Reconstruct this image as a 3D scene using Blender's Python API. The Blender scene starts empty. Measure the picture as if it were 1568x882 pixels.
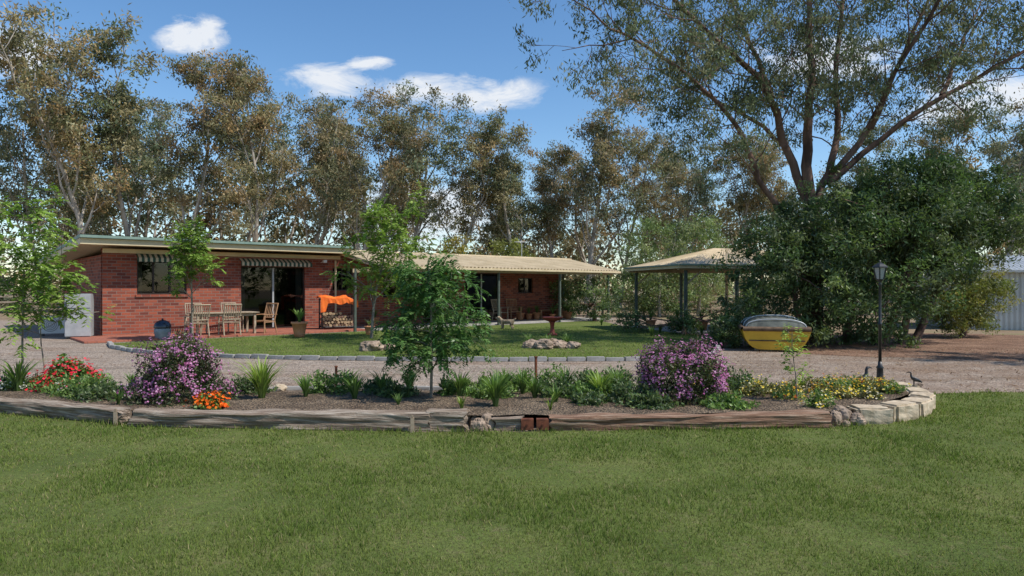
import bpy, bmesh, math, random
import numpy as np
from mathutils import Vector, Matrix, noise as mnoise
rng = np.random.default_rng(11)
random.seed(5)
sc = bpy.context.scene
UP = np.array([0,0,1.0])

# ---------------------------------------------------------------- helpers
def link(o, parent=None):
    sc.collection.objects.link(o)
    if parent is not None: o.parent = parent
    return o
def empty(name, loc=(0,0,0), rz=0.0):
    e = bpy.data.objects.new(name, None); e.empty_display_size = .2
    e.location = loc; e.rotation_euler = (0,0,rz)
    return link(e)
def mesh_parts(name, parts, mats, smooth=False, cols=True):
    """parts: list of (V,F,C,matindex), all quads"""
    Vs=[];Fs=[];Cs=[];Ms=[];off=0
    for V,F,C,mi in parts:
        if len(V)==0: continue
        Vs.append(V);Fs.append(F+off);off+=len(V)
        if np.ndim(C)==1: C=np.tile(np.asarray(C,float),(len(V),1))
        Cs.append(C);Ms.append(np.full(len(F),mi,np.int32))
    V=np.concatenate(Vs);F=np.concatenate(Fs);C=np.concatenate(Cs);Mi=np.concatenate(Ms)
    me=bpy.data.meshes.new(name)
    k=F.shape[1]
    me.vertices.add(len(V)); me.vertices.foreach_set('co',V.astype(np.float32).ravel())
    me.loops.add(F.size); me.loops.foreach_set('vertex_index',F.astype(np.int32).ravel())
    me.polygons.add(len(F)); me.polygons.foreach_set('loop_start',(np.arange(len(F))*k).astype(np.int32))
    me.polygons.foreach_set('material_index',Mi)
    if smooth: me.polygons.foreach_set('use_smooth',np.ones(len(F),bool))
    for m in mats: me.materials.append(m)
    me.update(calc_edges=True)
    if cols:
        a=me.color_attributes.new('Col','FLOAT_COLOR','POINT')
        CC=np.ones((len(V),4),np.float32); CC[:,:3]=C
        a.data.foreach_set('color',CC.ravel())
    return me
def obj(name, me, parent=None, loc=(0,0,0), rz=0, scale=(1,1,1)):
    o=bpy.data.objects.new(name,me); o.location=loc; o.rotation_euler=(0,0,rz); o.scale=scale
    return link(o,parent)
def norm(v):
    v=np.asarray(v,float)
    return v/np.maximum(np.linalg.norm(v,axis=-1,keepdims=True),1e-9)

# ---------------------------------------------------------------- materials
class NT:
    def __init__(s,nt): s.nt=nt
    def n(s,t,**kw):
        nd=s.nt.nodes.new(t)
        for k,v in kw.items(): setattr(nd,k,v)
        return nd
    def l(s,a,b): s.nt.links.new(a,b)
    def coord(s,scale=(1,1,1),kind='Object'):
        tc=s.n('ShaderNodeTexCoord'); mp=s.n('ShaderNodeMapping'); mp.inputs['Scale'].default_value=scale
        s.l(tc.outputs[kind],mp.inputs['Vector']); return mp.outputs['Vector']
    def noise(s,scale,detail=4,rough=.55,stretch=(1,1,1),dist=0):
        nz=s.n('ShaderNodeTexNoise'); nz.inputs['Scale'].default_value=scale; nz.inputs['Detail'].default_value=detail
        nz.inputs['Roughness'].default_value=rough; nz.inputs['Distortion'].default_value=dist
        s.l(s.coord(stretch),nz.inputs['Vector']); return nz.outputs['Fac']
    def ramp(s,fac,stops):
        r=s.n('ShaderNodeValToRGB'); el=r.color_ramp.elements
        while len(el)<len(stops): el.new(.5)
        for e,(p,c) in zip(el,stops): e.position=p; e.color=(*c,1)
        s.l(fac,r.inputs['Fac']); return r.outputs['Color']
    def mix(s,fac,a,b,mode='MIX'):
        m=s.n('ShaderNodeMix',data_type='RGBA',blend_type=mode)
        for sock,v in ((m.inputs[0],fac),(m.inputs[6],a),(m.inputs[7],b)):
            if isinstance(v,bpy.types.NodeSocket): s.l(v,sock)
            elif isinstance(v,(int,float)): sock.default_value=v
            else: sock.default_value=(*v,1)
        return m.outputs[2]
    def math(s,op,a,b=0.0,clamp=False):
        m=s.n('ShaderNodeMath',operation=op,use_clamp=clamp)
        for sock,v in ((m.inputs[0],a),(m.inputs[1],b)):
            if isinstance(v,bpy.types.NodeSocket): s.l(v,sock)
            else: sock.default_value=v
        return m.outputs[0]
def newmat(name):
    m=bpy.data.materials.new(name); m.use_nodes=True
    t=NT(m.node_tree); b=m.node_tree.nodes['Principled BSDF']
    b.inputs['Specular IOR Level'].default_value=.3
    return m,t,b
def bump(t,b,h,strength=.5,dist=.02):
    bp=t.n('ShaderNodeBump'); bp.inputs['Strength'].default_value=strength; bp.inputs['Distance'].default_value=dist
    t.l(h,bp.inputs['Height']); t.l(bp.outputs['Normal'],b.inputs['Normal'])
def noisemat(name,c1,c2,scale=5,rough=.8,bs=.3,bd=.01,stretch=(1,1,1),metal=0,detail=6,lo=.35,hi=.65,spec=.3):
    m,t,b=newmat(name)
    f=t.noise(scale,detail,.6,stretch)
    t.l(t.ramp(f,[(lo,c1),(hi,c2)]),b.inputs['Base Color'])
    b.inputs['Roughness'].default_value=rough; b.inputs['Metallic'].default_value=metal
    b.inputs['Specular IOR Level'].default_value=spec
    if bs: bump(t,b,f,bs,bd)
    return m
def attrmat(name,trans=.35,gloss=0.0,tint=(1.1,1.2,.7)):
    m=bpy.data.materials.new(name); m.use_nodes=True; t=NT(m.node_tree)
    m.node_tree.nodes.remove(m.node_tree.nodes['Principled BSDF'])
    a=t.n('ShaderNodeAttribute',attribute_name='Col')
    d=t.n('ShaderNodeBsdfDiffuse'); t.l(a.outputs['Color'],d.inputs['Color']); out=d.outputs[0]
    if trans>0:
        tr=t.n('ShaderNodeBsdfTranslucent'); mx=t.n('ShaderNodeMixShader'); mx.inputs[0].default_value=trans
        t.l(t.mix(1.0,a.outputs['Color'],tint,'MULTIPLY'),tr.inputs['Color']); t.l(out,mx.inputs[1]); t.l(tr.outputs[0],mx.inputs[2]); out=mx.outputs[0]
    if gloss>0:
        g=t.n('ShaderNodeBsdfGlossy'); g.inputs['Roughness'].default_value=.45; mx=t.n('ShaderNodeMixShader'); mx.inputs[0].default_value=gloss
        t.l(out,mx.inputs[1]); t.l(g.outputs[0],mx.inputs[2]); out=mx.outputs[0]
    t.l(out,m.node_tree.nodes['Material Output'].inputs['Surface'])
    return m
LEAF=attrmat('leaf_mat',.38,.03)
LEAFB=attrmat('gum_leaf_mat',.33,0,(1.1,1.1,.85))
GRASS=attrmat('grass_blade_mat',.35,0)
PETAL=attrmat('petal_mat',.35,0,(1,1,1))
BARK=noisemat('bark_mat',(.22,.18,.14),(.55,.50,.43),3,.9,.6,.03,(1,1,.35))
BARKRED=noisemat('bark_red_mat',(.065,.038,.028),(.25,.15,.11),2.5,.9,.7,.03,(1,1,.3))
BARKY=noisemat('bark_young_mat',(.15,.12,.09),(.32,.28,.22),9,.9,.3,.01)

def brickmat():
    m,t,b=newmat('brick_wall_mat')
    tc=t.n('ShaderNodeTexCoord'); sp=t.n('ShaderNodeSeparateXYZ'); t.l(tc.outputs['Object'],sp.inputs[0])
    cb=t.n('ShaderNodeCombineXYZ'); t.l(t.math('ADD',sp.outputs[0],sp.outputs[1]),cb.inputs[0]); t.l(sp.outputs[2],cb.inputs[1])
    br=t.n('ShaderNodeTexBrick'); t.l(cb.outputs[0],br.inputs['Vector'])
    for k,v in (('Scale',1),('Mortar Size',.010),('Brick Width',.27),('Row Height',.10),('Mortar Smooth',.2),('Bias',-.1)): br.inputs[k].default_value=v
    br.inputs['Color1'].default_value=(.40,.105,.055,1); br.inputs['Color2'].default_value=(.13,.035,.027,1); br.inputs['Mortar'].default_value=(.26,.19,.155,1)
    nz=t.noise(2.2,4); c=t.mix(t.math('MULTIPLY',nz,.4),br.outputs['Color'],(.11,.038,.032))
    t.l(c,b.inputs['Base Color']); b.inputs['Roughness'].default_value=.9
    bump(t,b,t.math('SUBTRACT',1.0,br.outputs['Fac']),.6,.01); return m
BRICK=brickmat()
def pavermat():
    m,t,b=newmat('terracotta_paver_mat')
    br=t.n('ShaderNodeTexBrick'); t.l(t.coord(),br.inputs['Vector'])
    for k,v in (('Scale',1),('Mortar Size',.008),('Brick Width',.23),('Row Height',.115)): br.inputs[k].default_value=v
    br.inputs['Color1'].default_value=(.40,.14,.085,1); br.inputs['Color2'].default_value=(.29,.10,.065,1); br.inputs['Mortar'].default_value=(.15,.08,.06,1)
    t.l(br.outputs['Color'],b.inputs['Base Color']); b.inputs['Roughness'].default_value=.85; return m
PAVER=pavermat()
CREAM=noisemat('cream_paint',(.56,.45,.28),(.64,.53,.34),3,.6,.05)
TANROOF=noisemat('tan_roof_metal',(.42,.33,.20),(.56,.45,.29),1.5,.55,.05)
GREENTRIM=noisemat('greygreen_gutter',(.16,.24,.20),(.22,.30,.25),3,.5,0)
DARKMET=noisemat('dark_metal',(.012,.012,.013),(.03,.03,.03),9,.4,.1,spec=.5)
POSTMAT=noisemat('post_paint',(.06,.08,.065),(.10,.12,.10),6,.6,.1)
POSTTAN=noisemat('post_tan',(.34,.26,.16),(.46,.36,.23),6,.7,.2)
FRAME=noisemat('window_frame_brown',(.035,.025,.02),(.05,.035,.03),5,.5,0)
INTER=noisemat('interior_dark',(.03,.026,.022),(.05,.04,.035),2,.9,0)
CURTAIN=noisemat('curtain_fabric',(.35,.33,.30),(.5,.48,.44),8,.9,.3,stretch=(4,4,.2))
WOOD=noisemat('garden_wood',(.30,.15,.07),(.46,.27,.15),6,.6,.2,stretch=(1,1,.3))
WOODL=noisemat('weathered_wood',(.28,.21,.14),(.42,.34,.25),8,.8,.3)
TERRA=noisemat('terracotta_pot_mat',(.50,.20,.09),(.62,.29,.15),8,.8,.1)
ZINC=noisemat('zinc_sheet',(.38,.40,.41),(.50,.52,.52),1.2,.45,.05,metal=.3)
FRIDGE=noisemat('fridge_enamel',(.30,.31,.32),(.40,.41,.41),3,.5,.05)
WHITE=noisemat('white_enamel',(.6,.6,.57),(.7,.7,.67),3,.5,0)
STONE=noisemat('rock_mat',(.16,.115,.08),(.42,.32,.24),5,.9,.8,.03)
SAND=noisemat('sandstone_mat',(.36,.28,.185),(.58,.48,.35),6,.9,.8,.03)
CONC=noisemat('concrete_edging_mat',(.26,.25,.23),(.42,.40,.37),5,.9,.4)
RUST=noisemat('rusty_steel',(.08,.028,.016),(.24,.08,.04),12,.85,.4)
RIM=noisemat('brown_rubbing_strip',(.07,.045,.025),(.16,.10,.06),8,.7,.3)
ORANGE=noisemat('orange_tarp',(.75,.13,.02),(.88,.20,.03),6,.6,.3)
YELLOW=noisemat('yellow_gelcoat',(.50,.27,.012),(.66,.37,.025),2,.4,.03,spec=.4)
REDPOT=noisemat('red_glaze',(.26,.05,.03),(.36,.08,.05),6,.5,.1)
BLUEBLK=noisemat('blue_black_enamel',(.012,.016,.03),(.02,.028,.05),5,.25,0,spec=.6)
def glassmat():
    m,t,b=newmat('window_glass')
    g=t.n('ShaderNodeBsdfGlossy'); g.inputs['Roughness'].default_value=.02; g.inputs['Color'].default_value=(.9,.93,.95,1)
    tr=t.n('ShaderNodeBsdfTransparent'); tr.inputs['Color'].default_value=(.35,.37,.36,1)
    fr=t.n('ShaderNodeFresnel'); fr.inputs[0].default_value=1.5
    mx=t.n('ShaderNodeMixShader'); t.l(fr.outputs[0],mx.inputs[0]); t.l(tr.outputs[0],mx.inputs[1]); t.l(g.outputs[0],mx.inputs[2])
    t.l(mx.outputs[0],m.node_tree.nodes['Material Output'].inputs['Surface']); return m
GLASS=glassmat()
def stripemat():
    m,t,b=newmat('striped_canvas')
    tc=t.n('ShaderNodeTexCoord'); sp=t.n('ShaderNodeSeparateXYZ'); t.l(tc.outputs['Object'],sp.inputs[0])
    f=t.math('FRACT',t.math('MULTIPLY',sp.outputs[0],6.0)); g=t.math('GREATER_THAN',f,.5)
    t.l(t.mix(g,(.50,.43,.30),(.04,.08,.055)),b.inputs['Base Color']); b.inputs['Roughness'].default_value=.9; return m
STRIPE=stripemat()

# ---------------------------------------------------------------- primitives
def box(name,x0,x1,y0,y1,z0,z1,mat,parent=None,bev=0.0,loc=(0,0,0),rz=0,rot=None):
    bm=bmesh.new()
    vs=[bm.verts.new(p) for p in ((x0,y0,z0),(x1,y0,z0),(x1,y1,z0),(x0,y1,z0),(x0,y0,z1),(x1,y0,z1),(x1,y1,z1),(x0,y1,z1))]
    for f in ((0,3,2,1),(4,5,6,7),(0,1,5,4),(1,2,6,5),(2,3,7,6),(3,0,4,7)): bm.faces.new([vs[i] for i in f])
    if bev: bmesh.ops.bevel(bm,geom=list(bm.edges),offset=bev,segments=2,affect='EDGES')
    me=bpy.data.meshes.new(name); bm.to_mesh(me); bm.free(); me.materials.append(mat)
    o=obj(name,me,parent,loc,rz)
    if rot: o.rotation_euler=rot
    return o
def poly(name,faces,mat,parent=None,thick=0):
    bm=bmesh.new()
    for f in faces: bm.faces.new([bm.verts.new(p) for p in f])
    bmesh.ops.remove_doubles(bm,verts=bm.verts,dist=1e-4)
    bmesh.ops.recalc_face_normals(bm,faces=bm.faces)
    me=bpy.data.meshes.new(name); bm.to_mesh(me); bm.free(); me.materials.append(mat)
    o=obj(name,me,parent)
    if thick:
        md=o.modifiers.new('s','SOLIDIFY'); md.thickness=thick; md.offset=0
    return o
def lathe(name,prof,mat,parent=None,loc=(0,0,0),n=24,rot=0,smooth=True):
    V=[];F=[]
    for r,z in prof:
        for i in range(n):
            a=2*math.pi*i/n+rot; V.append((r*math.cos(a),r*math.sin(a),z))
    for j in range(len(prof)-1):
        for i in range(n): F.append((j*n+i,j*n+(i+1)%n,(j+1)*n+(i+1)%n,(j+1)*n+i))
    F.append(tuple(range(n-1,-1,-1))); F.append(tuple((len(prof)-1)*n+i for i in range(n)))
    me=bpy.data.meshes.new(name); me.from_pydata(V,[],F); me.materials.append(mat)
    if smooth:
        for p in me.polygons: p.use_smooth=len(p.vertices)==4
    return obj(name,me,parent,loc)
def rod(name,p0,p1,r,mat,parent=None,n=8,r1=None):
    p0=np.array(p0,float);p1=np.array(p1,float)
    V,F=tube(np.array([p0,p1]),np.array([r,r if r1 is None else r1]),n)
    me=bpy.data.meshes.new(name)
    me.from_pydata(V.tolist(),[],[tuple(f) for f in F.tolist()]+[tuple(range(n-1,-1,-1)),tuple(range(n,2*n))]); me.materials.append(mat)
    return obj(name,me,parent)
def tube(P,Rr,n=6):
    P=np.asarray(P,float); k=len(P)
    T=np.gradient(P,axis=0); T=norm(T)
    ref=np.array([.37,.85,.1]) if abs(T[0][2])>.5 else UP
    A=norm(np.cross(T,ref)); B=np.cross(T,A)
    ang=np.arange(n)*2*np.pi/n
    V=P[:,None,:]+Rr[:,None,None]*(A[:,None,:]*np.cos(ang)[None,:,None]+B[:,None,:]*np.sin(ang)[None,:,None])
    V=V.reshape(-1,3)
    i=np.arange(k-1)[:,None]*n; j=np.arange(n)[None,:]; jn=(j+1)%n
    F=np.stack([i+j,i+jn,i+n+jn,i+n+j],-1).reshape(-1,4)
    return V,F
def corr_sheet(name,p00,p10,p01,mat,parent=None,period=.16,amp=.018):
    p00,p10,p01=map(lambda a:np.array(a,float),(p00,p10,p01))
    w=np.linalg.norm(p10-p00); nx=int(w/period*6); u=(p10-p00)/w
    nrm=norm(np.cross(u,norm(p01-p00)))
    if nrm[2]<0: nrm=-nrm
    s=np.linspace(0,w,nx+1); wv=amp*np.sin(s/period*2*np.pi)
    row0=p00+u*s[:,None]+nrm*wv[:,None]; row1=row0+(p01-p00)
    V=np.concatenate([row0,row1]); i=np.arange(nx); F=np.stack([i,i+1,i+nx+2,i+nx+1],-1)
    me=mesh_parts(name,[(V,F,(1,1,1),0)],[mat],True,False); return obj(name,me,parent)

# ---------------------------------------------------------------- foliage
def leaf_quads(c,a,w,L,W):
    N=len(c); L=np.broadcast_to(L,(N,))[:,None]; W=np.broadcast_to(W,(N,))[:,None]
    V=np.stack([c-a*L*.5,c+w*W*.5-a*L*.05,c+a*L*.5,c-w*W*.5-a*L*.05],1).reshape(-1,3)
    F=np.arange(4*N).reshape(N,4); return V,F
def rand_dirs(r,N,bias=(0,0,0),amt=0):
    d=r.normal(size=(N,3)); d=norm(d)+np.array(bias)*amt; return norm(d)
def perp(r,a):
    return norm(np.cross(a,r.normal(size=a.shape)))
def clump_leaves(r,centers,n,rad,L,W,palette,droop=.6,flat=.75,jit=.25):
    K=len(centers); c=np.repeat(centers,n,0); N=len(c)
    rr=np.repeat(rad*r.uniform(.6,1.35,K),n)[:,None]
    off=r.normal(size=(N,3))*np.array([1,1,flat])*rr*.6
    c=c+off
    a=rand_dirs(r,N,(0,0,-1),droop); w=perp(r,a)
    pal=np.array(palette); cc=pal[r.integers(0,len(pal),K)]*r.uniform(.7,1.3,(K,1))
    C=np.repeat(cc,n,0)*r.uniform(1-jit,1+jit,(N,1))
    V,F=leaf_quads(c,a,w,L*r.uniform(.6,1.3,N),W*r.uniform(.7,1.3,N))
    return V,F,np.repeat(C,4,0)
class Acc:
    def __init__(s): s.V=[];s.F=[];s.o=0;s.tips=[];s.tdir=[]
    def add(s,P,Rr,n):
        V,F=tube(P,Rr,n); s.V.append(V);s.F.append(F+s.o);s.o+=len(V)
    def part(s,mi=0,scale=1): return (np.concatenate(s.V)*scale,np.concatenate(s.F),(1,1,1),mi)
def rotdir(r,d,ang,az):
    d=norm(d); x=norm(np.cross(d,[.3,.5,.81])); y=np.cross(d,x)
    return norm(d*math.cos(ang)+(x*math.cos(az)+y*math.sin(az))*math.sin(ang))
def grow(acc,r,p,d,L,rad,lvl,mx,sp):
    seg=5 if lvl<mx else 3
    P=[np.array(p,float)]; d=norm(d)
    for i in range(seg):
        d=norm(d+r.normal(0,sp['wander'],3)+UP*sp['up'][lvl]); P.append(P[-1]+d*L/seg)
    P=np.array(P); R0=np.linspace(rad,rad*sp.get('taper',.4),seg+1)
    acc.add(P,np.maximum(R0,sp.get('minr',.006)),max(4,8-2*lvl))
    if lvl>=mx:
        acc.tips.append(P[-1]); acc.tdir.append(d)
        if sp.get('mid',True): acc.tips.append(P[1+seg//2]); acc.tdir.append(d)
        return
    n=sp['n'][lvl]; az=r.uniform(0,6.28)
    for j in range(n):
        t=sp['t0'][lvl]+(1-sp['t0'][lvl])*(j+r.uniform(0,.7))/n; t=min(t,.99)
        f=t*seg; k=int(f); q=P[k]+(P[k+1]-P[k])*(f-k); dd=norm(P[k+1]-P[k])
        az+=2.4+r.normal(0,.3)
        ang=math.radians(sp['ang'][lvl])*r.uniform(.7,1.3)
        l=L*sp['ratio'][lvl]*r.uniform(.7,1.25)*(1.15-.5*t if lvl==0 else 1)
        grow(acc,r,q,rotdir(r,dd,ang,az),l,max(np.interp(f,range(seg+1),R0)*.62,sp.get('minr',.006)),lvl+1,mx,sp)
EUC=np.array([(.25,.24,.14),(.28,.25,.145),(.19,.205,.12),(.33,.265,.16),(.34,.255,.145),(.165,.185,.11),(.27,.275,.185)])
def euc_mesh(seed,H,nleaf,t0,tint):
    r=np.random.default_rng(seed); acc=Acc()
    sp=dict(wander=.11,up=[.08,.20,.05,0],n=[10,4,3],t0=[t0,.4,.3],ang=[36,36,45],ratio=[.36,.44,.5],minr=.024,taper=.3)
    grow(acc,r,(0,0,0),(r.normal(0,.08),r.normal(0,.08),1),H*.88,H*.0125,0,3,sp)
    tips=np.array(acc.tips); s=H/(tips[:,2].max()+.4); tips=tips*s
    tips=tips[r.random(len(tips))<.74]
    V,F,C=clump_leaves(r,tips,nleaf,.52,.25,.082,EUC*np.array(tint),.8,.75)
    return mesh_parts('eucalyptus_mesh',[acc.part(0,s),(V,F,C,1)],[BARK,LEAFB])
eucs=[euc_mesh(100+i,16,[80,68,84,70,62,78][i],[.18,.24,.17,.28,.3,.18][i],[(1,1,1),(1.05,.98,.90),(.85,.95,.9),(1.08,1.03,.92),(.92,1.03,1.05),(1.02,.95,.87)][i]) for i in range(6)]
T=[(-42,46,12.5),(-36.4,44,13.6),(-31.8,46,16),(-28.4,44,18.6),(-25.0,46,19.2),(-21,44.5,17),(-17.2,46,17.3),(-14.2,48,16),(-10.9,46,14.8),
   (-7.4,46,15.8),(-4.0,45,12.8),(-1.4,50,11.5),(.5,46,13.6),(2.9,49,12.5),(5.2,48,16.6),(8.2,52,13.5),(11.8,48,13.0),(15.6,49,12),(19.5,47,12.5),(24,46,13),(29,45,14),(34,46,15),(40,46,15),
   (-30,55,17),(-22.5,56,19),(-17,57,17),(-12.8,56,16.5),(-9,58,14),(-34,50,14),(7,58,13),(13,58,13),(27,38,12),(33,36,13),(17.2,12.6,9.6),(21.5,10.5,9)]  # last two: added out of view, to cast shade on the right-hand ground
rt=np.random.default_rng(3)
for i,(x,y,h) in enumerate(T):
    s=h/16; obj('eucalyptus_tree',eucs[(i*5+i//6)%6],None,(x,y,-.05),rt.uniform(0,6.28),(s*rt.uniform(.95,1.15),s*rt.uniform(.95,1.15),s))
def woodland():
    r=np.random.default_rng(21); acc=Acc(); tips=[]
    for x in np.arange(-85,95,2.0):
        y=62+r.uniform(0,22); h=r.uniform(10,14.5)
        pxx=x/y
        if -.16<pxx<-.02: h*=.42
        elif -.02<=pxx<.3: h*=.72
        x+=r.normal(0,1); 
        acc.add(np.array([[x,y,0],[x+r.normal(0,.4),y,h*.5],[x+r.normal(0,.8),y,h*.9]]),np.array([.22,.15,.05]),5)
        for k in range(32):
            z=h*(.15+.85*r.random()); rr=2.8*(1-.5*abs(z/h-.6))
            a=r.uniform(0,6.28); q=r.uniform(0,1)**.5*rr
            tips.append((x+q*math.cos(a),y+q*math.sin(a),z))
    for k in range(700):
        x=r.uniform(-90,95); y=r.uniform(58,75); tips.append((x,y,r.uniform(.3,3.2)))
    V,F,C=clump_leaves(r,np.array(tips),24,.95,.6,.24,EUC*np.array([.8,.74,.68]),.5,.8)
    return mesh_parts('woodland_mesh',[acc.part(0),(V,F,C,1)],[BARK,LEAFB])
obj('distant_woodland',woodland())

def big_euc():
    r=np.random.default_rng(77); acc=Acc()
    limbs=[([(8.95,20.2,0),(8.85,20.1,1.6),(8.85,20,3.0),(8.8,20,4.0)],.30,.26),
     ([(8.75,20,3.7),(8.45,20.1,4.9),(8.0,20.2,6.0),(7.65,20,7.1),(6.8,19.6,7.9),(5.5,19.1,8.7),(4.3,18.5,9.5),(3.4,18,10.2)],.14,.035),
     ([(8.8,20,3.9),(8.65,20,5.2),(8.7,20,6.5),(8.85,20.2,8.1),(8.9,20.5,10.0),(9.1,20.8,12.2)],.17,.05),
     ([(8.7,20,3.5),(7.9,19.9,3.8),(7.25,19.7,4.4),(6.75,19.4,5.5),(6.0,19.2,6.6),(4.9,18.8,7.4),(3.6,18.5,8.2),(2.6,18.2,8.5)],.11,.03),
     ([(8.85,20.1,3.9),(9.5,20.5,5.0),(9.95,20.8,6.2),(9.95,21,8.0),(10.2,21.2,10.2),(10.6,21.4,12)],.13,.04),
     ([(9.5,20.5,4.9),(10.5,20.6,6.0),(11.2,20.7,7.2),(11.9,20.8,8.7),(12.9,21,10.6)],.11,.04),
     ([(9.4,20.3,4.7),(10.8,20,6.0),(12.5,19.8,7.2),(14.4,19.6,8.2),(16.2,19.4,9.2)],.10,.03),
     ([(7.65,20,7.1),(7.4,20.4,8.4),(6.9,21,10.0),(6.6,21.5,11.5)],.08,.03),
     ([(8.1,20.1,5.7),(7.3,20.8,6.8),(6.2,21.6,7.6),(4.9,22.2,8.6)],.07,.02),
     ([(10.8,20.5,6.4),(11.0,19.6,7.8),(11.8,18.8,9.6),(12.6,18.2,11)],.08,.03),
     ([(12.5,19.8,7.2),(13.6,20.8,8.8),(14.8,21.6,10.6)],.07,.02)]
    sp=dict(wander=.13,up=[.05,.03,-.02,0],n=[4,3,3],t0=[.3,.3,.3],ang=[38,42,45],ratio=[.55,.6,.6],minr=.006,taper=.3)
    for li,(pts,r0,r1) in enumerate(limbs):
        pts=np.array(pts,float); k=len(pts)
        tt=np.linspace(0,k-1,(k-1)*3+1); Q=np.stack([np.interp(tt,range(k),pts[:,i]) for i in range(3)],1)
        Qs=Q.copy(); Qs[1:-1]=(Q[:-2]+2*Q[1:-1]+Q[2:])/4; Qs+=r.normal(0,.025,Qs.shape)
        acc.add(Qs,np.linspace(r0,r1,len(Qs)),10)
        if li==0: continue
        m=len(Qs); L=np.sum(np.linalg.norm(np.diff(Qs,axis=0),axis=1)); nb=int(L*1.8)
        az=r.uniform(0,6)
        for j in range(nb):
            f=(m-1)*(.34+.66*(j+.5)/nb); kk=min(int(f),m-2); q=Qs[kk]; d=norm(Qs[kk+1]-Qs[kk]); az+=2.4
            grow(acc,r,q,rotdir(r,d,math.radians(r.uniform(35,65)),az),r.uniform(1.2,2.2),.024,1,3,sp)
        grow(acc,r,Qs[-1],norm(Qs[-1]-Qs[-3]),1.8,r1,1,3,sp)
    tips=np.array(acc.tips)
    V,F,C=clump_leaves(r,tips[r.random(len(tips))<.85],38,.27,.15,.038,[(.14,.175,.095),(.18,.205,.115),(.105,.13,.075),(.22,.225,.14)],1.1,.8)
    return mesh_parts('big_eucalyptus_mesh',[acc.part(0),(V,F,C,1)],[BARKRED,LEAFB])
obj('spreading_eucalyptus_tree',big_euc())

def bushy(name,ells,nclump,nleaf,crad,L,W,pal,stems,seed,bark=BARKRED,droop=.2,zmin=.1,inner=.25):
    r=np.random.default_rng(seed); acc=Acc(); E=np.array(ells)
    vol=E[:,3]*E[:,4]+E[:,4]*E[:,5]+E[:,3]*E[:,5]; idx=r.choice(len(E),nclump,p=vol/vol.sum())
    d=norm(r.normal(size=(nclump,3))); rr=np.where(r.random(nclump)<inner,r.uniform(.3,.8,nclump),r.uniform(.78,1.2,nclump))[:,None]
    c=E[idx,:3]+d*E[idx,3:]*rr; c=c[c[:,2]>zmin]
    for s in stems:
        s=np.array(s,float); acc.add(s,np.linspace(.12,.03,len(s)) if len(s)>2 else np.array([.06,.03]),6)
        for cc in c[r.choice(len(c),12)]:
            if np.linalg.norm(cc-s[-1])<3.5: acc.add(np.array([s[-1],(s[-1]+cc)/2+r.normal(0,.15,3),cc]),np.array([.035,.02,.008]),4)
    V,F,C=clump_leaves(r,c,nleaf,crad,L,W,pal,droop,.8)
    return mesh_parts(name+'_mesh',[acc.part(0),(V,F,C,1)],[bark,LEAF])
GREENS=[(.085,.14,.05),(.105,.165,.058),(.065,.105,.042),(.15,.20,.07),(.12,.15,.075)]
obj('bushy_wattle_tree',bushy('bushy',[(7.9,19.0,1.7,1.75,1.7,1.75),(10.0,19.4,2.5,2.2,2.1,2.4),(12.0,20,3.6,2.1,2,1.65),(13.6,20.3,3.5,1.4,1.6,1.3),(8.9,19.0,3.0,1.3,1.4,1.2),(11.2,18.8,3.6,1.5,1.2,1.2)],
    1000,105,.26,.14,.042,GREENS,[[(8.3,19.3,0),(8.0,19.2,1),(7.8,19,2)],[(9.5,19.5,0),(9.7,19.4,1.2),(10.2,19.3,2.6)],[(11.2,19.6,0),(11.5,19.7,1.4),(12.2,20,3)],[(11.6,19.7,0),(12.6,20,1.8),(13.5,20.2,3)],[(10.4,19.2,0),(10.9,19,1.5),(11.2,18.9,3)]],5))
LIGHTG=[(.24,.30,.12),(.19,.26,.10),(.30,.33,.16),(.16,.21,.08)]
obj('pale_willow_tree',bushy('willow',[(8.2,38,2.8,2.0,1.6,2.6),(10.6,38.5,3.0,1.7,1.5,2.3),(6.8,37.5,1.6,1,1,1.2)],260,90,.4,.2,.05,LIGHTG,[[(8.2,38,0),(8.2,38,1.5),(8.3,38,3)],[(10.5,38.5,0),(10.6,38.5,1.5),(10.6,38.5,3)]],6,BARK,.6))
obj('yellow_green_bush',bushy('ygbush',[(15.0,22.4,1.5,1.1,1.0,1.2),(14.2,22,1.0,.9,.8,.9)],170,90,.22,.11,.035,[(.26,.24,.07),(.19,.21,.06),(.14,.17,.05)],[[(14.8,22.4,0),(14.9,22.4,.8),(15,22.4,1.5)]],7))
obj('dark_shrub',bushy('dshrub',[(5.75,18.3,.35,.38,.38,.38)],60,60,.12,.09,.03,GREENS,[[(5.75,18.3,0),(5.75,18.3,.2),(5.75,18.3,.4)]],8,zmin=.02))
obj('garden_shrub',bushy('gs1',[(4.1,33,.9,1.2,.8,1.1),(2.6,35.6,1.0,.9,.7,1.1)],120,70,.25,.14,.05,LIGHTG[:2]+GREENS[:3],[[(4,33,0),(4,33,.4),(4,33,.8)]],9,zmin=.05))
obj('garden_shrub',bushy('gs2',[(4.3,24.5,.3,.6,.5,.4),(5.9,23.4,.35,.6,.5,.45),(7.3,22.5,.5,.7,.5,.6),(8.6,24,.6,.8,.6,.9)],150,60,.16,.12,.04,GREENS+LIGHTG[1:2],[[(5.9,23.4,0),(5.9,23.4,.2),(5.9,23.4,.4)]],10,zmin=.03))
obj('round_shrub',bushy('gs3',[(-.2,42,2.3,1.6,1.4,1.9)],110,80,.35,.2,.07,[(.26,.28,.07),(.20,.22,.06)],[[(-.2,42,0),(-.2,42,1),(-.2,42,2)]],12))
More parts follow.
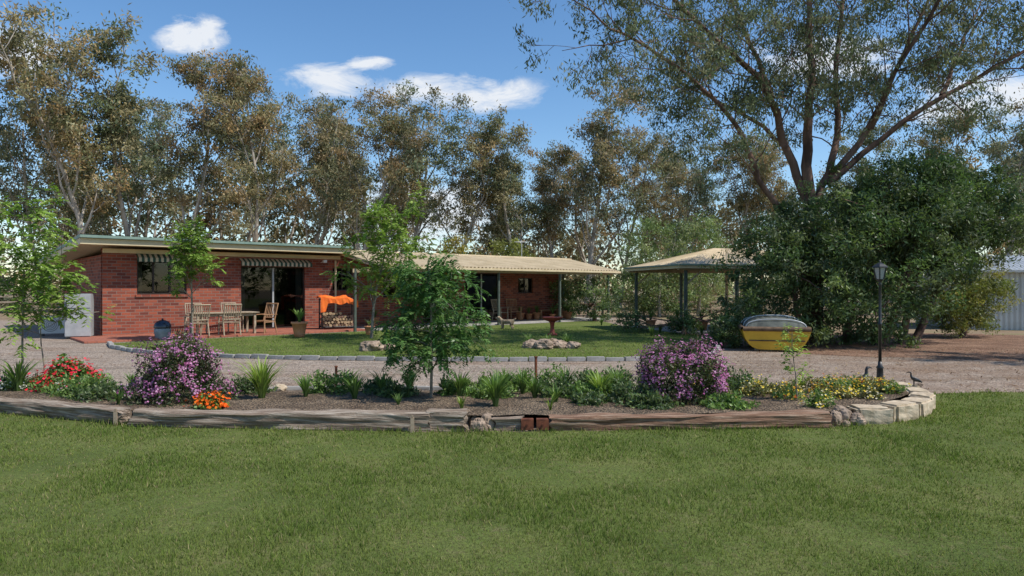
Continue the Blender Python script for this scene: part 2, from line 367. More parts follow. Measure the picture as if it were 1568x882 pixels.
obj('round_shrub',bushy('gs4',[(-3.4,43,2.6,1.1,1,1.9)],90,80,.35,.2,.07,[(.34,.28,.05),(.25,.23,.06)],[[(-3.4,43,0),(-3.4,43,1),(-3.4,43,2)]],13))
obj('fence_line_shrubs',bushy('gs5',[(x,43+((i*7)%5)*.6,.9,1.6,.8,1.4) for i,x in enumerate((9,12.5,16,20,24,28,-24,-28,-33,-38))],420,60,.35,.2,.08,list(EUC)+GREENS[:3],[[(12.5,43,0),(12.5,43,.3),(12.5,43,.6)]],14,zmin=.05))

def sprays(r,tips,dirs,per,ln,lL,lW,pairs,pal,droop=.5):
    C_=[];A_=[];W_=[];L_=[];K_=[]
    pal=np.array(pal)
    for p,d in zip(tips,dirs):
        for q in range(per):
            dd=norm(norm(d)*.5+r.normal(size=3)*.75+np.array([0,0,-.1])); x=norm(np.cross(dd,UP)+1e-3); col=pal[r.integers(len(pal))]*r.uniform(.7,1.25)
            l=ln*r.uniform(.6,1.25); pos=np.array(p)+r.normal(0,ln*.22,3)
            for k in range(pairs):
                t=(k+1)/pairs; dd=norm(dd+np.array([0,0,-droop/pairs])); pos=pos+dd*l/pairs
                for sgn in (1,-1):
                    a=norm(x*sgn+dd*.55+np.array([0,0,-.25])+r.normal(0,.12,3))
                    C_.append(pos+a*lL*.5); A_.append(a); W_.append(norm(np.cross(a,UP)+r.normal(0,.35,3))); L_.append(lL*(1.1-.4*abs(t-.5))); K_.append(col*r.uniform(.85,1.15))
    c=np.array(C_);a=np.array(A_);w=norm(np.array(W_)); w=norm(w-a*np.sum(a*w,1,keepdims=True))
    V,F=leaf_quads(c,a,w,np.array(L_),lW); return V,F,np.repeat(np.array(K_),4,0)
def young(name,loc,H,seed,sp,per,ln,lL,lW,pairs,pal,r0=.03,droop=.5,extra=None,mx=2,lean=(0,0)):
    r=np.random.default_rng(seed); acc=Acc()
    grow(acc,r,(0,0,0),(lean[0],lean[1],1),H*.9,r0,0,mx,sp)
    if extra: 
        for (dx,dy,h,rr) in extra: grow(acc,r,(dx,dy,0),(.02,0,1),h,rr,0,mx,sp)
    V,F,C=sprays(r,acc.tips,acc.tdir,per,ln,lL,lW,pairs,pal,droop)
    return obj(name,mesh_parts(name+'_mesh',[acc.part(0),(V,F,C,1)],[BARKY,LEAF]),None,loc)
FRESH=[(.19,.30,.055),(.24,.36,.07),(.15,.24,.045),(.28,.38,.09)]
MID=[(.075,.165,.045),(.105,.215,.055),(.055,.12,.035),(.14,.25,.07)]
young('young_ash_tree',(-1.08,9.1,.12),2.0,31,dict(wander=.07,up=[.05,.0,-.12],n=[19,5],t0=[.2,.2],ang=[72,48],ratio=[.30,.5],minr=.003,taper=.3),6,.18,.068,.025,6,MID,.022,.9,lean=(.05,0))
young('young_shade_tree',(-4.45,21.6,0),4.25,32,dict(wander=.07,up=[.05,.05,0],n=[17,5],t0=[.24,.2],ang=[58,40],ratio=[.35,.5],minr=.01,taper=.3),4,.30,.14,.06,5,[(.22,.34,.06),(.28,.40,.08),(.17,.27,.05),(.31,.41,.1)],.05,.4)
young('young_lawn_tree',(-9.65,20.6,0),3.35,33,dict(wander=.05,up=[.05,.12,0],n=[13,4],t0=[.4,.25],ang=[42,38],ratio=[.28,.5],minr=.006,taper=.3),4,.26,.13,.055,5,FRESH,.035,.4)
young('young_maple_tree',(-7.15,10,.1),2.85,34,dict(wander=.06,up=[.05,.08,0],n=[12,4],t0=[.45,.25],ang=[62,42],ratio=[.34,.5],minr=.005,taper=.3),3,.20,.09,.036,5,FRESH,.018,.4,extra=[(.24,.1,1.7,.012)])
young('sapling',(3.66,8.75,.15),.98,35,dict(wander=.06,up=[.03,.05,0],n=[8,2],t0=[.3,.3],ang=[60,40],ratio=[.18,.5],minr=.003,taper=.4),2,.09,.055,.03,3,[(.28,.4,.08),(.34,.44,.1)],.009,.3)

# ---------------------------------------------------------------- ground surfaces
bx=[-60,-14,-9,-6.56,-4.4,-.5,.4,3.6,4.2,5.6,6.3,7.2,9,15,60]
by=[12,10.7,9.7,8.75,7.9,7.55,7.6,7.8,8.0,9.35,10.25,10.45,10.35,9.9,8]
def yb(x): return np.interp(x,bx,by)
def ground_mats():
    m,t,b=newmat('bush_ground_mat')
    c1=t.ramp(t.noise(.35,5),[(.35,(.24,.17,.11)),(.5,(.32,.24,.15)),(.65,(.22,.21,.09))])
    c=t.mix(t.math('MULTIPLY',t.noise(28,5,.7),.7),c1,(.13,.09,.06)); t.l(c,b.inputs['Base Color']); b.inputs['Roughness'].default_value=1
    bump(t,b,t.noise(22,5,.7),.8,.04); G0=m
    m,t,b=newmat('gravel_mat')
    vo=t.n('ShaderNodeTexVoronoi'); vo.inputs['Scale'].default_value=42; t.l(t.coord(),vo.inputs['Vector'])
    big=t.ramp(t.noise(.6,5,.6,(.5,1.8,1)),[(.33,(.22,.175,.135)),(.5,(.38,.315,.26)),(.68,(.28,.205,.15))])
    st=t.ramp(vo.outputs['Color'],[(.2,(.5,.5,.5)),(.8,(1.3,1.27,1.22))])
    c=t.mix(1.0,big,st,'MULTIPLY')
    sx_=t.n('ShaderNodeSeparateXYZ'); t.l(t.coord(),sx_.inputs[0])
    lit=t.math('MULTIPLY',t.math('SUBTRACT',sx_.outputs[0],1.5),.14,clamp=True)   # more bark litter toward the gum trees
    pt=t.ramp(t.noise(1.6,6,.7),[(.38,(0,0,0)),(.6,(1,1,1))])
    c=t.mix(t.math('MULTIPLY',t.math('MULTIPLY',lit,pt),.7),c,(.20,.125,.08))
    c=t.mix(t.math('MULTIPLY',t.ramp(t.noise(9,6,.75),[(.5,(0,0,0)),(.62,(1,1,1))]),.5),c,(.14,.092,.06))
    t.l(c,b.inputs['Base Color']); b.inputs['Roughness'].default_value=.95
    bump(t,b,t.math('ADD',vo.outputs['Distance'],t.noise(3,5)),.7,.03); G1=m
    m,t,b=newmat('mulch_mat')
    vo=t.n('ShaderNodeTexVoronoi'); vo.inputs['Scale'].default_value=30; t.l(t.coord((1,1.8,1)),vo.inputs['Vector'])
    c=t.mix(1.0,t.ramp(t.noise(1.2,5,.6),[(.35,(.18,.10,.065)),(.65,(.31,.195,.13))]),t.ramp(vo.outputs['Color'],[(.2,(.5,.5,.5)),(.8,(1.4,1.35,1.3))]),'MULTIPLY')
    t.l(c,b.inputs['Base Color']); b.inputs['Roughness'].default_value=1; bump(t,b,vo.outputs['Distance'],.8,.04); G2=m
    m,t,b=newmat('lawn_mat')
    c1=t.ramp(t.noise(.9,5,.65),[(.32,(.10,.145,.035)),(.5,(.145,.195,.048)),(.66,(.20,.225,.07))])
    c2=t.mix(t.ramp(t.noise(55,4,.7),[(.4,(0,0,0)),(.65,(.8,.8,.8))]),c1,(.075,.075,.03)); 
    c3=t.mix(t.ramp(t.noise(7,5,.7),[(.54,(0,0,0)),(.72,(.55,.55,.55))]),c2,(.25,.21,.11))
    t.l(c3,b.inputs['Base Color']); b.inputs['Roughness'].default_value=1; b.inputs['Specular IOR Level'].default_value=.1
    bump(t,b,t.noise(70,4,.7),.8,.03); G3=m
    m,t,b=newmat('bed_soil_mat')
    vo=t.n('ShaderNodeTexVoronoi'); vo.inputs['Scale'].default_value=38; t.l(t.coord((1,1.5,1)),vo.inputs['Vector'])
    c=t.mix(1.0,t.ramp(t.noise(2,5,.6),[(.35,(.17,.12,.08)),(.65,(.30,.23,.16))]),t.ramp(vo.outputs['Color'],[(.2,(.4,.4,.4)),(.8,(1.4,1.35,1.3))]),'MULTIPLY')
    t.l(c,b.inputs['Base Color']); b.inputs['Roughness'].default_value=1; bump(t,b,vo.outputs['Distance'],1,.05)
    return G0,G1,G2,G3,m
G0,G1,G2,G3,G4=ground_mats()
def sheet(name,pts,z,mat,jit=.0):
    r=np.random.default_rng(len(pts)*7+int(z*1e4)); P=[]
    for i in range(len(pts)):
        a=np.array(pts[i],float); b=np.array(pts[(i+1)%len(pts)],float); L=np.linalg.norm(b-a); n=max(1,min(80,int(L/.25))) if jit else 1
        for k in range(n):
            q=a+(b-a)*k/n+(r.normal(0,jit,2) if k else 0); P.append((q[0],q[1],z))
    bm=bmesh.new(); f=bm.faces.new([bm.verts.new(p) for p in P]); 
    bm.normal_update()
    if f.normal.z<0: f.normal_flip()
    bmesh.ops.triangulate(bm,faces=[f])
    me=bpy.data.meshes.new(name); bm.to_mesh(me); bm.free(); me.materials.append(mat); return obj(name,me)
sheet('ground',[(-700,-200),(700,-200),(700,900),(-700,900)],0,G0)
sheet('gravel_driveway',[(-60,6),(60,6),(60,15.2),(22,16.2),(14,15.6),(9.5,15.6),(7.2,16.8),(6.6,19.5),(8.2,24.5),(12,28),(9,34),(4,38),(2,36),(-10,24),(-13,22.5),(-15,27),(-22,34),(-60,34)],.004,G1,.05)
sheet('mulch_patch',[(6.3,17.6),(8,15.9),(11,14.8),(15,14.6),(20,16.2),(22,21),(15,24),(9,23.5),(6.5,21)],.008,G2,.10)
sheet('front_lawn',[(-60,-25),(60,-25)]+[(x,y) for x,y in zip(bx[::-1],by[::-1])],.008,G3,.025)
LAWN2=[(-11.5,19.5),(-10.6,18.1),(-9.4,16.95),(-8,16.2),(-6.4,15.6),(-4.5,15.15),(-2.6,14.95),(0,14.85),(2.4,14.9),(3.6,15.15),(4.6,15.9),(5.2,17.2),(5.7,19),(6.2,21),(6.3,23),(5.6,25.5),(4.6,28),(4.4,32),(3.8,33),(-11.2,20.0)]
sheet('back_lawn',LAWN2,.012,G3,.0)
def blades(xy,h,w,cols,z=.008,r=rng):
    N=len(xy); b=np.column_stack([xy,np.full(N,z)]); az=r.uniform(0,6.28,N); lean=r.uniform(.1,.9,N)*h; la=r.uniform(0,6.28,N)
    s=np.column_stack([np.cos(az),np.sin(az),np.zeros(N)])*w[:,None]*.5
    tip=b+np.column_stack([np.cos(la)*lean,np.sin(la)*lean,h])
    V=np.stack([b-s,b+s,tip+s*.12,tip-s*.12],1).reshape(-1,3); F=np.arange(4*N).reshape(N,4)
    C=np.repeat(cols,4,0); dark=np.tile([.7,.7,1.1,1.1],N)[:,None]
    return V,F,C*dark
def lawn_front():
    N=340000; y=3.0*np.exp(rng.random(N)*math.log(11.2/3.0)); x=(rng.random(N)*2-1)*(y*.80+1.3)
    k=y<yb(x)-.01; x=x[k];y=y[k]
    nf=np.array([mnoise.noise(Vector((a*1.1,b*1.1,0)))+.6*mnoise.noise(Vector((a*3.7,b*3.7,4))) for a,b in zip(x,y)])
    k=rng.random(len(x))<np.clip(.76+.6*nf,.2,1); x=x[k];y=y[k];nf=nf[k]; N=len(x)
    f=nf[:,None]; g=np.array([.145,.215,.045]); yl=np.array([.28,.30,.085]); br=np.array([.38,.31,.17])
    t=np.clip(.38-.5*f+rng.normal(0,.28,(N,1)),0,1); C=g*(1-t)+yl*t
    dry=rng.random(N)<(.08+.2*np.clip(-nf,0,1)); C[dry]=br*rng.uniform(.7,1.2,(dry.sum(),1)); C*=rng.uniform(.6,1.3,(N,1))
    h=rng.uniform(.010,.034,N)*(1+.6*f[:,0]); near=np.clip(1-(yb(x)-y)/.18,0,1); h*=1+near*1.5
    w=.0042*np.clip(y/4,.8,2.5)
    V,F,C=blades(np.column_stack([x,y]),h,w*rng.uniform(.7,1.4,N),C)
    M=50000; x=rng.uniform(-11.5,6.3,M); y=14.9+13*rng.random(M)**1.6
    poly_=np.array(LAWN2); ins=np.zeros(M,bool); j=len(poly_)-1
    for i in range(len(poly_)):
        xi,yi=poly_[i];xj,yj=poly_[j]; c=((yi>y)!=(yj>y))&(x<(xj-xi)*(y-yi)/(yj-yi+1e-12)+xi); ins^=c; j=i
    x=x[ins];y=y[ins];M=len(x); C2=np.array([.19,.28,.06])*rng.uniform(.6,1.4,(M,1))+rng.uniform(0,.08,(M,1))*np.array([1,.6,.2])
    V2,F2,C2=blades(np.column_stack([x,y]),rng.uniform(.02,.05,M),rng.uniform(.008,.018,M),C2,.012)
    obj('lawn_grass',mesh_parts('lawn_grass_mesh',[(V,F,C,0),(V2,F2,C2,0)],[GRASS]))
lawn_front()
N=13000; lx=rng.uniform(-16,20,N); ly=rng.uniform(10.4,18,N); m_=rng.random(N)<np.where(lx>3,1,.3); lx=lx[m_];ly=ly[m_];N=len(lx)
c=np.column_stack([lx,ly,np.full(N,.022)]); a=rand_dirs(rng,N,(0,0,0)); a[:,2]*=.15; a=norm(a); w=norm(np.cross(a,UP)+rng.normal(0,.2,(N,3)))
V,F=leaf_quads(c,a,w,rng.uniform(.05,.11,N),.022); pal=np.array([(.20,.12,.07),(.33,.23,.14),(.14,.09,.06),(.42,.33,.23)])
obj('leaf_litter',mesh_parts('litter',[(V,F,np.repeat(pal[rng.integers(0,4,N)],4,0),0)],[PETAL]))

def bed():
    xs=np.linspace(-14,6.1,170); V=[];nv=14
    for x in xs:
        y0=yb(x)+.12; y1=max(10.55+.1*math.sin(x*2),y0+.05)
        if x<-6: y1=max(y1,y0+1.2)
        for j in range(nv):
            t=j/(nv-1); y=y0+(y1-y0)*t; z=.15*(1-t**3)+.012+.02*mnoise.noise(Vector((x*2.3,y*2.3,0)))
            if j==nv-1: z=0.0
            V.append((x,y,z))
    F=[(i*nv+j,(i+1)*nv+j,(i+1)*nv+j+1,i*nv+j+1) for i in range(len(xs)-1) for j in range(nv-1)]
    me=bpy.data.meshes.new('garden_bed'); me.from_pydata(V,[],F); me.materials.append(G4)
    for p in me.polygons: p.use_smooth=True
    obj('garden_bed_soil',me)
bed()
def bedz(x,y):
    y0=yb(x)+.12; t=np.clip((y-y0)/max(10.55-y0,.1),0,1); return .15*(1-t**3)+.012

# ---------------------------------------------------------------- logs, blocks, rocks
def timbermat(name,a,b_,c_):
    m,t,b=newmat(name)
    g=t.noise(7,7,.65,(.35,5,5),.6); g2=t.noise(2.2,4,.6,(.5,2,2))
    col=t.ramp(g,[(.3,a),(.5,b_),(.68,c_)]); col=t.mix(t.math('MULTIPLY',t.ramp(g2,[(.45,(0,0,0)),(.65,(1,1,1))]),.5),col,(.13,.075,.045))
    t.l(col,b.inputs['Base Color']); b.inputs['Roughness'].default_value=.95; bump(t,b,g,1,.03); return m
TIMB=timbermat('weathered_sleeper',(.08,.055,.04),(.28,.215,.16),(.54,.47,.385))
TIMR=timbermat('red_sleeper',(.07,.035,.024),(.26,.15,.095),(.46,.35,.26))
def timber(name,x0,y0,x1,y1,h,w,mat,seed):
    L=math.hypot(x1-x0,y1-y0); nx=int(L/.06); ny,nz=5,7
    bm=bmesh.new(); bmesh.ops.create_cube(bm,size=1)
    bmesh.ops.subdivide_edges(bm,edges=[e for e in bm.edges if abs((e.verts[0].co-e.verts[1].co).x)>.5],cuts=nx,use_grid_fill=True)
    bmesh.ops.subdivide_edges(bm,edges=[e for e in bm.edges if abs((e.verts[0].co-e.verts[1].co).y)>.5],cuts=ny,use_grid_fill=True)
    bmesh.ops.subdivide_edges(bm,edges=[e for e in bm.edges if abs((e.verts[0].co-e.verts[1].co).z)>.5],cuts=nz,use_grid_fill=True)
    for v in bm.verts:
        x,y,z=v.co; ed=max(0,abs(y)*2-.7)*max(0,abs(z)*2-.7)*4
        X=(x+.5)*L; Y=y*w*(1-.25*ed); Z=(z+.5)*h-(z)*h*.25*ed
        n1=mnoise.noise(Vector((X*.8,seed*3.1,z*.7))); n2=mnoise.noise(Vector((X*2.5,Y*14,Z*16+seed))); n3=mnoise.noise(Vector((X*1.3,Z*30,seed*2)))
        Y+=n1*.03+n2*.022+(-abs(n3)*.025 if y<-.3 else 0); Z+=(n1*.045+n2*.016)*(z+.5)
        if abs(x)>.49: X+=n2*.06+mnoise.noise(Vector((Y*20,Z*20,seed)))*.03
        v.co=(X,Y,Z)
    me=bpy.data.meshes.new(name); bm.to_mesh(me); bm.free(); me.materials.append(mat)
    return obj(name,me,None,(x0,y0,-.01),math.atan2(y1-y0,x1-x0))
timber('timber_sleeper',-11.5,10.25,-6.9,8.95,.2,.2,TIMB,1)
timber('timber_sleeper',-6.85,8.92,-4.5,8.02,.21,.2,TIMB,2)
timber('timber_sleeper',-4.36,7.93,-.92,7.66,.215,.22,TIMB,3)
timber('timber_sleeper',-.93,7.68,-.5,7.64,.235,.2,TIMB,4)
timber('timber_sleeper',-.2,7.72,.12,7.72,.16,.18,TIMB,5)
timber('timber_sleeper',.42,7.7,3.62,7.88,.19,.2,TIMR,6)
for k,(x,y) in enumerate(((.17,7.60),(.34,7.60))):
    pp=empty('rusty_bracket',(x,y-.02,.02),0)
    box('plate',-.07,.07,0,.012,0,.12,RUST,pp,.003); box('lip',-.07,.07,.013,.09,.108,.12,RUST,pp,.003)
    rod('bolt',(0,-.012,.06),(0,0.002,.06),.012,RUST,pp)
for k,(x,y) in enumerate(((-4.60,7.92),(-1.1,7.53),(-6.9,8.80))):
    s_=empty('timber_stake',(x,y,0),.1); box('post',-.022,.022,-.012,.012,-.05,.17,WOODL,s_,.003); box('spike',-.012,.012,-.008,.008,.17,.20,WOODL,s_,.003)
for (x,y,h) in ((.35,10.0,.55),(-2.55,9.9,.42)):
    s_=empty('metal_garden_stake',(x,y,.03),.4); box('shaft',-.016,.016,-.016,.016,0,h,RUST,s_,.003); box('cap',-.022,.022,-.022,.022,h,h+.02,RUST,s_,.004)
def rock(name,loc,sx,sy,sz,seed,mat=STONE,rz=0,sub=4,amp=.35,block=False):
    bm=bmesh.new()
    if block:
        bmesh.ops.create_cube(bm,size=2); bmesh.ops.bevel(bm,geom=list(bm.edges),offset=.2,segments=2,affect='EDGES'); bmesh.ops.subdivide_edges(bm,edges=bm.edges,cuts=3,use_grid_fill=True)
    else: bmesh.ops.create_icosphere(bm,subdivisions=sub,radius=1)
    for v in bm.verts:
        p=v.co; n=mnoise.noise(p*1.3+Vector((seed*5.1,0,0)))*amp+mnoise.noise(p*4+Vector((0,seed*3.,0)))*amp*.4
        q=p*(1+n)
        if not block: q=Vector([round(c_*3.2)/3.2*.35+c_*.65 for c_ in q])
        v.co=Vector((q.x*sx,q.y*sy,q.z*sz))
    me=bpy.data.meshes.new(name); bm.to_mesh(me); bm.free(); me.materials.append(mat)
    return obj(name,me,None,loc,rz)
for k,(x,y,rz) in enumerate(((4.25,8.12,.05),(4.70,8.32,.45),(5.10,8.62,.7),(5.42,9.02,.95),(5.62,9.47,1.2),(5.70,9.95,1.5))):
    rock('sandstone_block',(x,y,.085+.012*(k%2)),.21+.012*(k%3),.14,.11,k+1,SAND,rz+.06*((k%3)-1),amp=.11,block=True)
for k,(x,y,s) in enumerate(((-.38,7.66,.09),(-.28,7.72,.11),(-.42,7.78,.1),(-.33,7.6,.06),(3.75,7.95,.11),(3.9,8.08,.13),(4.02,7.95,.09),(3.85,7.87,.05))):
    rock('garden_rock',(x,y,s*.6),s,s*.8,s,k+10,STONE,k)
for k,(x,y,s) in enumerate(((.5,18.1,.2),(.85,17.9,.24),(1.25,18.1,.2),(1.6,18.0,.18),(1.05,18.4,.22),(.75,18.35,.18))):
    rock('lawn_rock',(x,y,s*.35),s*1.2,s,s*.75,k+30,STONE,k*1.7)
rock('lawn_rock',(-3.55,17.3,.1),.3,.22,.17,50,STONE,.4); rock('lawn_rock',(-3.15,17.5,.06),.18,.16,.1,51,STONE,1.4)
for k,(x,y,s) in enumerate(((2.75,10.55,.11),(3.1,10.6,.09),(4.4,10.5,.12),(4.9,10.45,.1),(-2,10.6,.09),(-3.6,10.6,.1),(1.6,10.6,.1))):
    rock('border_rock',(x,y,s*.4),s*1.3,s,s*.7,k+60,SAND,k)
ed=empty('concrete_lawn_edging')
E=np.array(LAWN2[:13]); seg=np.linalg.norm(np.diff(E,axis=0),axis=1); cum=np.r_[0,np.cumsum(seg)]; n=int(cum[-1]/.42)
for i in range(n):
    s0=(i+.5)*.42; x=np.interp(s0,cum,E[:,0]); y=np.interp(s0,cum,E[:,1]); x2=np.interp(s0+.1,cum,E[:,0]); y2=np.interp(s0+.1,cum,E[:,1])
    box('edging_block',-.2,.2,-.06,.06,0,.085+.01*((i*7)%3),CONC,ed,.012,(x,y,0),math.atan2(y2-y,x2-x)+random.uniform(-.02,.02))
e2=empty('bed_back_edging')
for i in range(30):
    x=-10+i*.5; box('edging_block',-.24,.24,-.05,.05,0,.06,CONC,e2,.012,(x,10.72+.08*math.sin(x*2),0),.16*math.cos(x*2)+random.uniform(-.03,.03))

# ---------------------------------------------------------------- house
A41=math.radians(41)
H=empty('brick_house',(-13.2,22,0),A41)
def wall_x(name,x0,x1,z0,z1,y,th,ops,mat=BRICK):
    xs=sorted({x0,x1,*[o[0] for o in ops],*[o[1] for o in ops]}); zs=sorted({z0,z1,*[o[2] for o in ops],*[o[3] for o in ops]})
    bm=bmesh.new()
    for i in range(len(xs)-1):
        for j in range(len(zs)-1):
            cx=(xs[i]+xs[i+1])/2; cz=(zs[j]+zs[j+1])/2
            if any(o[0]<cx<o[1] and o[2]<cz<o[3] for o in ops): continue
            for yy in (y,y+th):
                bm.faces.new([bm.verts.new(p) for p in ((xs[i],yy,zs[j]),(xs[i+1],yy,zs[j]),(xs[i+1],yy,zs[j+1]),(xs[i],yy,zs[j+1]))])
    for o in ops:
        a,b_,c_,d_=o
        for q in (((a,y,c_),(a,y+th,c_),(a,y+th,d_),(a,y,d_)),((b_,y,c_),(b_,y+th,c_),(b_,y+th,d_),(b_,y,d_)),((a,y,c_),(b_,y,c_),(b_,y+th,c_),(a,y+th,c_)),((a,y,d_),(b_,y,d_),(b_,y+th,d_),(a,y+th,d_))):
            bm.faces.new([bm.verts.new(p) for p in q])
    bmesh.ops.remove_doubles(bm,verts=bm.verts,dist=1e-4)
    me=bpy.data.meshes.new(name); bm.to_mesh(me); bm.free(); me.materials.append(mat); return obj(name,me,H)
ops_m=[(1.0,2.55,1.38,2.55),(4.4,6.85,.08,2.40),(8.0,8.9,1.5,2.4)]
ops_w=[(10.3,11.7,1.2,2.2),(12.3,13.2,.08,2.3),(14.6,16.7,.08,2.3),(17.9,18.9,1.35,2.1)]
wall_x('front_wall',0,9,0,2.9,0,.22,ops_m)
wall_x('wing_front_wall',9,20.8,0,2.9,.003,.22,ops_w)
box('left_wall',.003,.22,.222,8,0,2.68,BRICK,H); box('rear_wall',.22,9,7.8,8,0,2.6,BRICK,H)
box('wing_rear_wall',9.002,20.8,5.8,6,0,2.4,BRICK,H); 
poly('wing_gable_wall',[[(20.78,.225,0),(20.78,6,0),(20.78,6,2.42),(20.78,.4,2.98),(20.78,.225,2.96)]],BRICK,H,.04)
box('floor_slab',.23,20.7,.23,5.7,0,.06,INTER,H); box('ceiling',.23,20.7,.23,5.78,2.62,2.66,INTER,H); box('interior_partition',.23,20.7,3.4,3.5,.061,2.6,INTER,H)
def window(x0,x1,z0,z1,mull,curt=0):
    y=.09; f=.045
    box('window_frame',x0,x1,y,y+.05,z0,z0+f,FRAME,H); box('window_frame',x0,x1,y,y+.05,z1-f,z1,FRAME,H)
    box('window_frame',x0,x0+f,y,y+.05,z0+f,z1-f,FRAME,H); box('window_frame',x1-f,x1,y,y+.05,z0+f,z1-f,FRAME,H)
    for t in mull:
        xm=x0+(x1-x0)*t; box('window_mullion',xm-.03,xm+.03,y-.01,y+.045,z0+f,z1-f,ZINC if z0<.2 else FRAME,H)
    poly('window_pane',[[(x0+.02,y+.03,z0+.02),(x1-.02,y+.03,z0+.02),(x1-.02,y+.03,z1-.02),(x0+.02,y+.03,z1-.02)]],GLASS,H)
    if curt:
        for a,b_ in ((x0,x0+curt),(x1-curt,x1)):
            n=24; P0=[(a+(b_-a)*i/n,.32+.03*math.sin(i*1.6),z0-.05) for i in range(n+1)]
            poly('curtain',[[P0[i],P0[i+1],(*P0[i+1][:2],z1+.05),(*P0[i][:2],z1+.05)] for i in range(n)],CURTAIN,H)
window(1.0,2.55,1.38,2.55,(.33,.66),.22); window(4.4,6.85,.08,2.40,(.5,),.25); window(8.0,8.9,1.5,2.4,(.5,),.12)
window(10.3,11.7,1.2,2.2,(.5,),.2); window(12.3,13.2,.08,2.3,(),0); window(14.6,16.7,.08,2.3,(.5,),.0); window(17.9,18.9,1.35,2.1,(.5,),.15)
for (a,b_,z) in ((1,2.55,1.38),(8,8.9,1.5),(10.3,11.7,1.2),(17.9,18.9,1.35)): box('window_sill',a-.05,b_+.05,-.05,.08,z-.09,z-.002,BRICK,H,.008)
def awning(x0,x1,zt,drop,out):
    n=int((x1-x0)/.1); F=[]
    y0,y1=-.03,-out
    F.append([(x0,y0,zt),(x1,y0,zt),(x1,y1,zt-drop*.5),(x0,y1,zt-drop*.5)])
    for i in range(n):
        a=x0+(x1-x0)*i/n;b_=x0+(x1-x0)*(i+1)/n;mz=zt-drop
        F.append([(a,y1,zt-drop*.5),(b_,y1,zt-drop*.5),(b_,y1,mz+.02),((a+b_)/2,y1,mz),(a,y1,mz+.02)])
    poly('striped_awning',F,STRIPE,H)
awning(.95,2.6,2.74,.28,.28); awning(4.3,7.0,2.68,.28,.32)
x0,x1=-.75,8.35; yf,ybk=-.9,8.9; zf,zk=3.22,2.72
def rz_(y,off=0): return zf+(zk-zf)*(y-yf)/(ybk-yf)+off
corr_sheet('roof_sheet',(x0-.02,yf-.03,rz_(yf,.03)),(x1+.02,yf-.03,rz_(yf,.03)),(x0-.02,ybk,rz_(ybk,.03)),TANROOF,H)
poly('soffit',[[(x0+.03,yf+.03,rz_(yf,-.2)),(x1-.03,yf+.03,rz_(yf,-.2)),(x1-.03,ybk,rz_(ybk,-.2)),(x0+.03,ybk,rz_(ybk,-.2))]],CREAM,H,.02)
box('front_fascia',x0,x1,yf,yf+.03,zf-.27,zf-.085,CREAM,H); box('front_gutter',x0-.03,x1+.03,yf-.11,yf+.032,zf-.083,zf+.01,GREENTRIM,H,.012)
for nm,mt,o0,o1,sx in (('side_fascia',CREAM,-.27,-.085,0),('side_flashing',GREENTRIM,-.083,.03,-.02)):
    for xx in (x0+sx,x1-.03-sx):
        a,b_=xx,xx+.03
        poly(nm,[[(a,yf+.034,rz_(yf,o0)),(a,ybk,rz_(ybk,o0)),(a,ybk,rz_(ybk,o1)),(a,yf+.034,rz_(yf,o1))],[(b_,yf+.034,rz_(yf,o0)),(b_,ybk,rz_(ybk,o0)),(b_,ybk,rz_(ybk,o1)),(b_,yf+.034,rz_(yf,o1))],
          [(a,yf+.034,rz_(yf,o0)),(b_,yf+.034,rz_(yf,o0)),(b_,ybk,rz_(ybk,o0)),(a,ybk,rz_(ybk,o0))]],mt,H)
box('wall_beam',.0,8.3,-.08,-.004,2.74,2.88,CREAM,H,.005)
wx0,wx1=8.4,22.0; e0,e1=-3.0,.35; ze,zr=2.45,3.12
corr_sheet('wing_roof_sheet',(wx0,e0,ze),(wx1,e0,ze),(wx0,e1,zr),TANROOF,H,.2,.03)
corr_sheet('wing_roof_rear_sheet',(wx0,6.8,2.38),(wx1,6.8,2.38),(wx0,e1,zr),TANROOF,H,.2,.03)
rod('ridge_cap',(wx0,e1,zr+.0),(wx1,e1,zr+.0),.06,TANROOF,H)
box('wing_gutter',wx0,wx1,e0-.12,e0+.02,ze-.12,ze-.02,CREAM,H,.012)
box('verandah_beam',wx0+.1,wx1-.3,-2.83,-2.75,ze-.2,ze-.03,POSTTAN,H,.006)
for xx in (wx0+.02,wx1-.05):
    poly('barge_board',[[(xx,e0,ze-.14),(xx,e1,zr-.14),(xx,e1,zr+.02),(xx,e0,ze+.0)],[(xx,e1,zr-.14),(xx,6.8,2.24),(xx,6.8,2.38),(xx,e1,zr+.02)]],CREAM,H,.03)
for i in range(15):
    xx=wx0+.3+i*.93
    poly('rafter',[[(xx,-2.7,ze-.02),(xx,-.01,zr-.1),(xx,-.01,zr-.2),(xx,-2.7,ze-.12)]],POSTTAN,H,.04)
for xx in (7.5,10.9,14.3,18.0,21.4):
    zt=ze-.2
    box('verandah_post',xx-.045,xx+.045,-2.84,-2.75,0,zt if xx>8 else 2.3,POSTMAT,H,.006)
poly('verandah_lean_beam',[[(7.4,-2.8,2.3),(8.6,-2.8,2.34),(8.6,-2.8,2.2),(7.4,-2.8,2.16)]],POSTTAN,H,.06)
box('verandah_corner_post',20.75,20.83,-.3,-.22,0,2.7,POSTMAT,H,.006)
box('verandah_floor',8.2,21.9,-2.7,-.01,.001,.05,CONC,H,.01)
box('patio',-.9,8.19,-2.5,-.01,.001,.065,PAVER,H,.01)
rod('downpipe',(8.1,-.06,.07),(8.1,-.06,2.7),.04,CREAM,H); rod('floodlight_arm',(7.5,-.02,2.6),(7.5,-.3,2.65),.015,WHITE,H); box('floodlight_head',7.43,7.57,-.42,-.3,2.58,2.7,WHITE,H,.015)
rod('antenna_mast',(19.2,1.2,2.9),(19.2,1.2,4.1),.02,ZINC,H); 
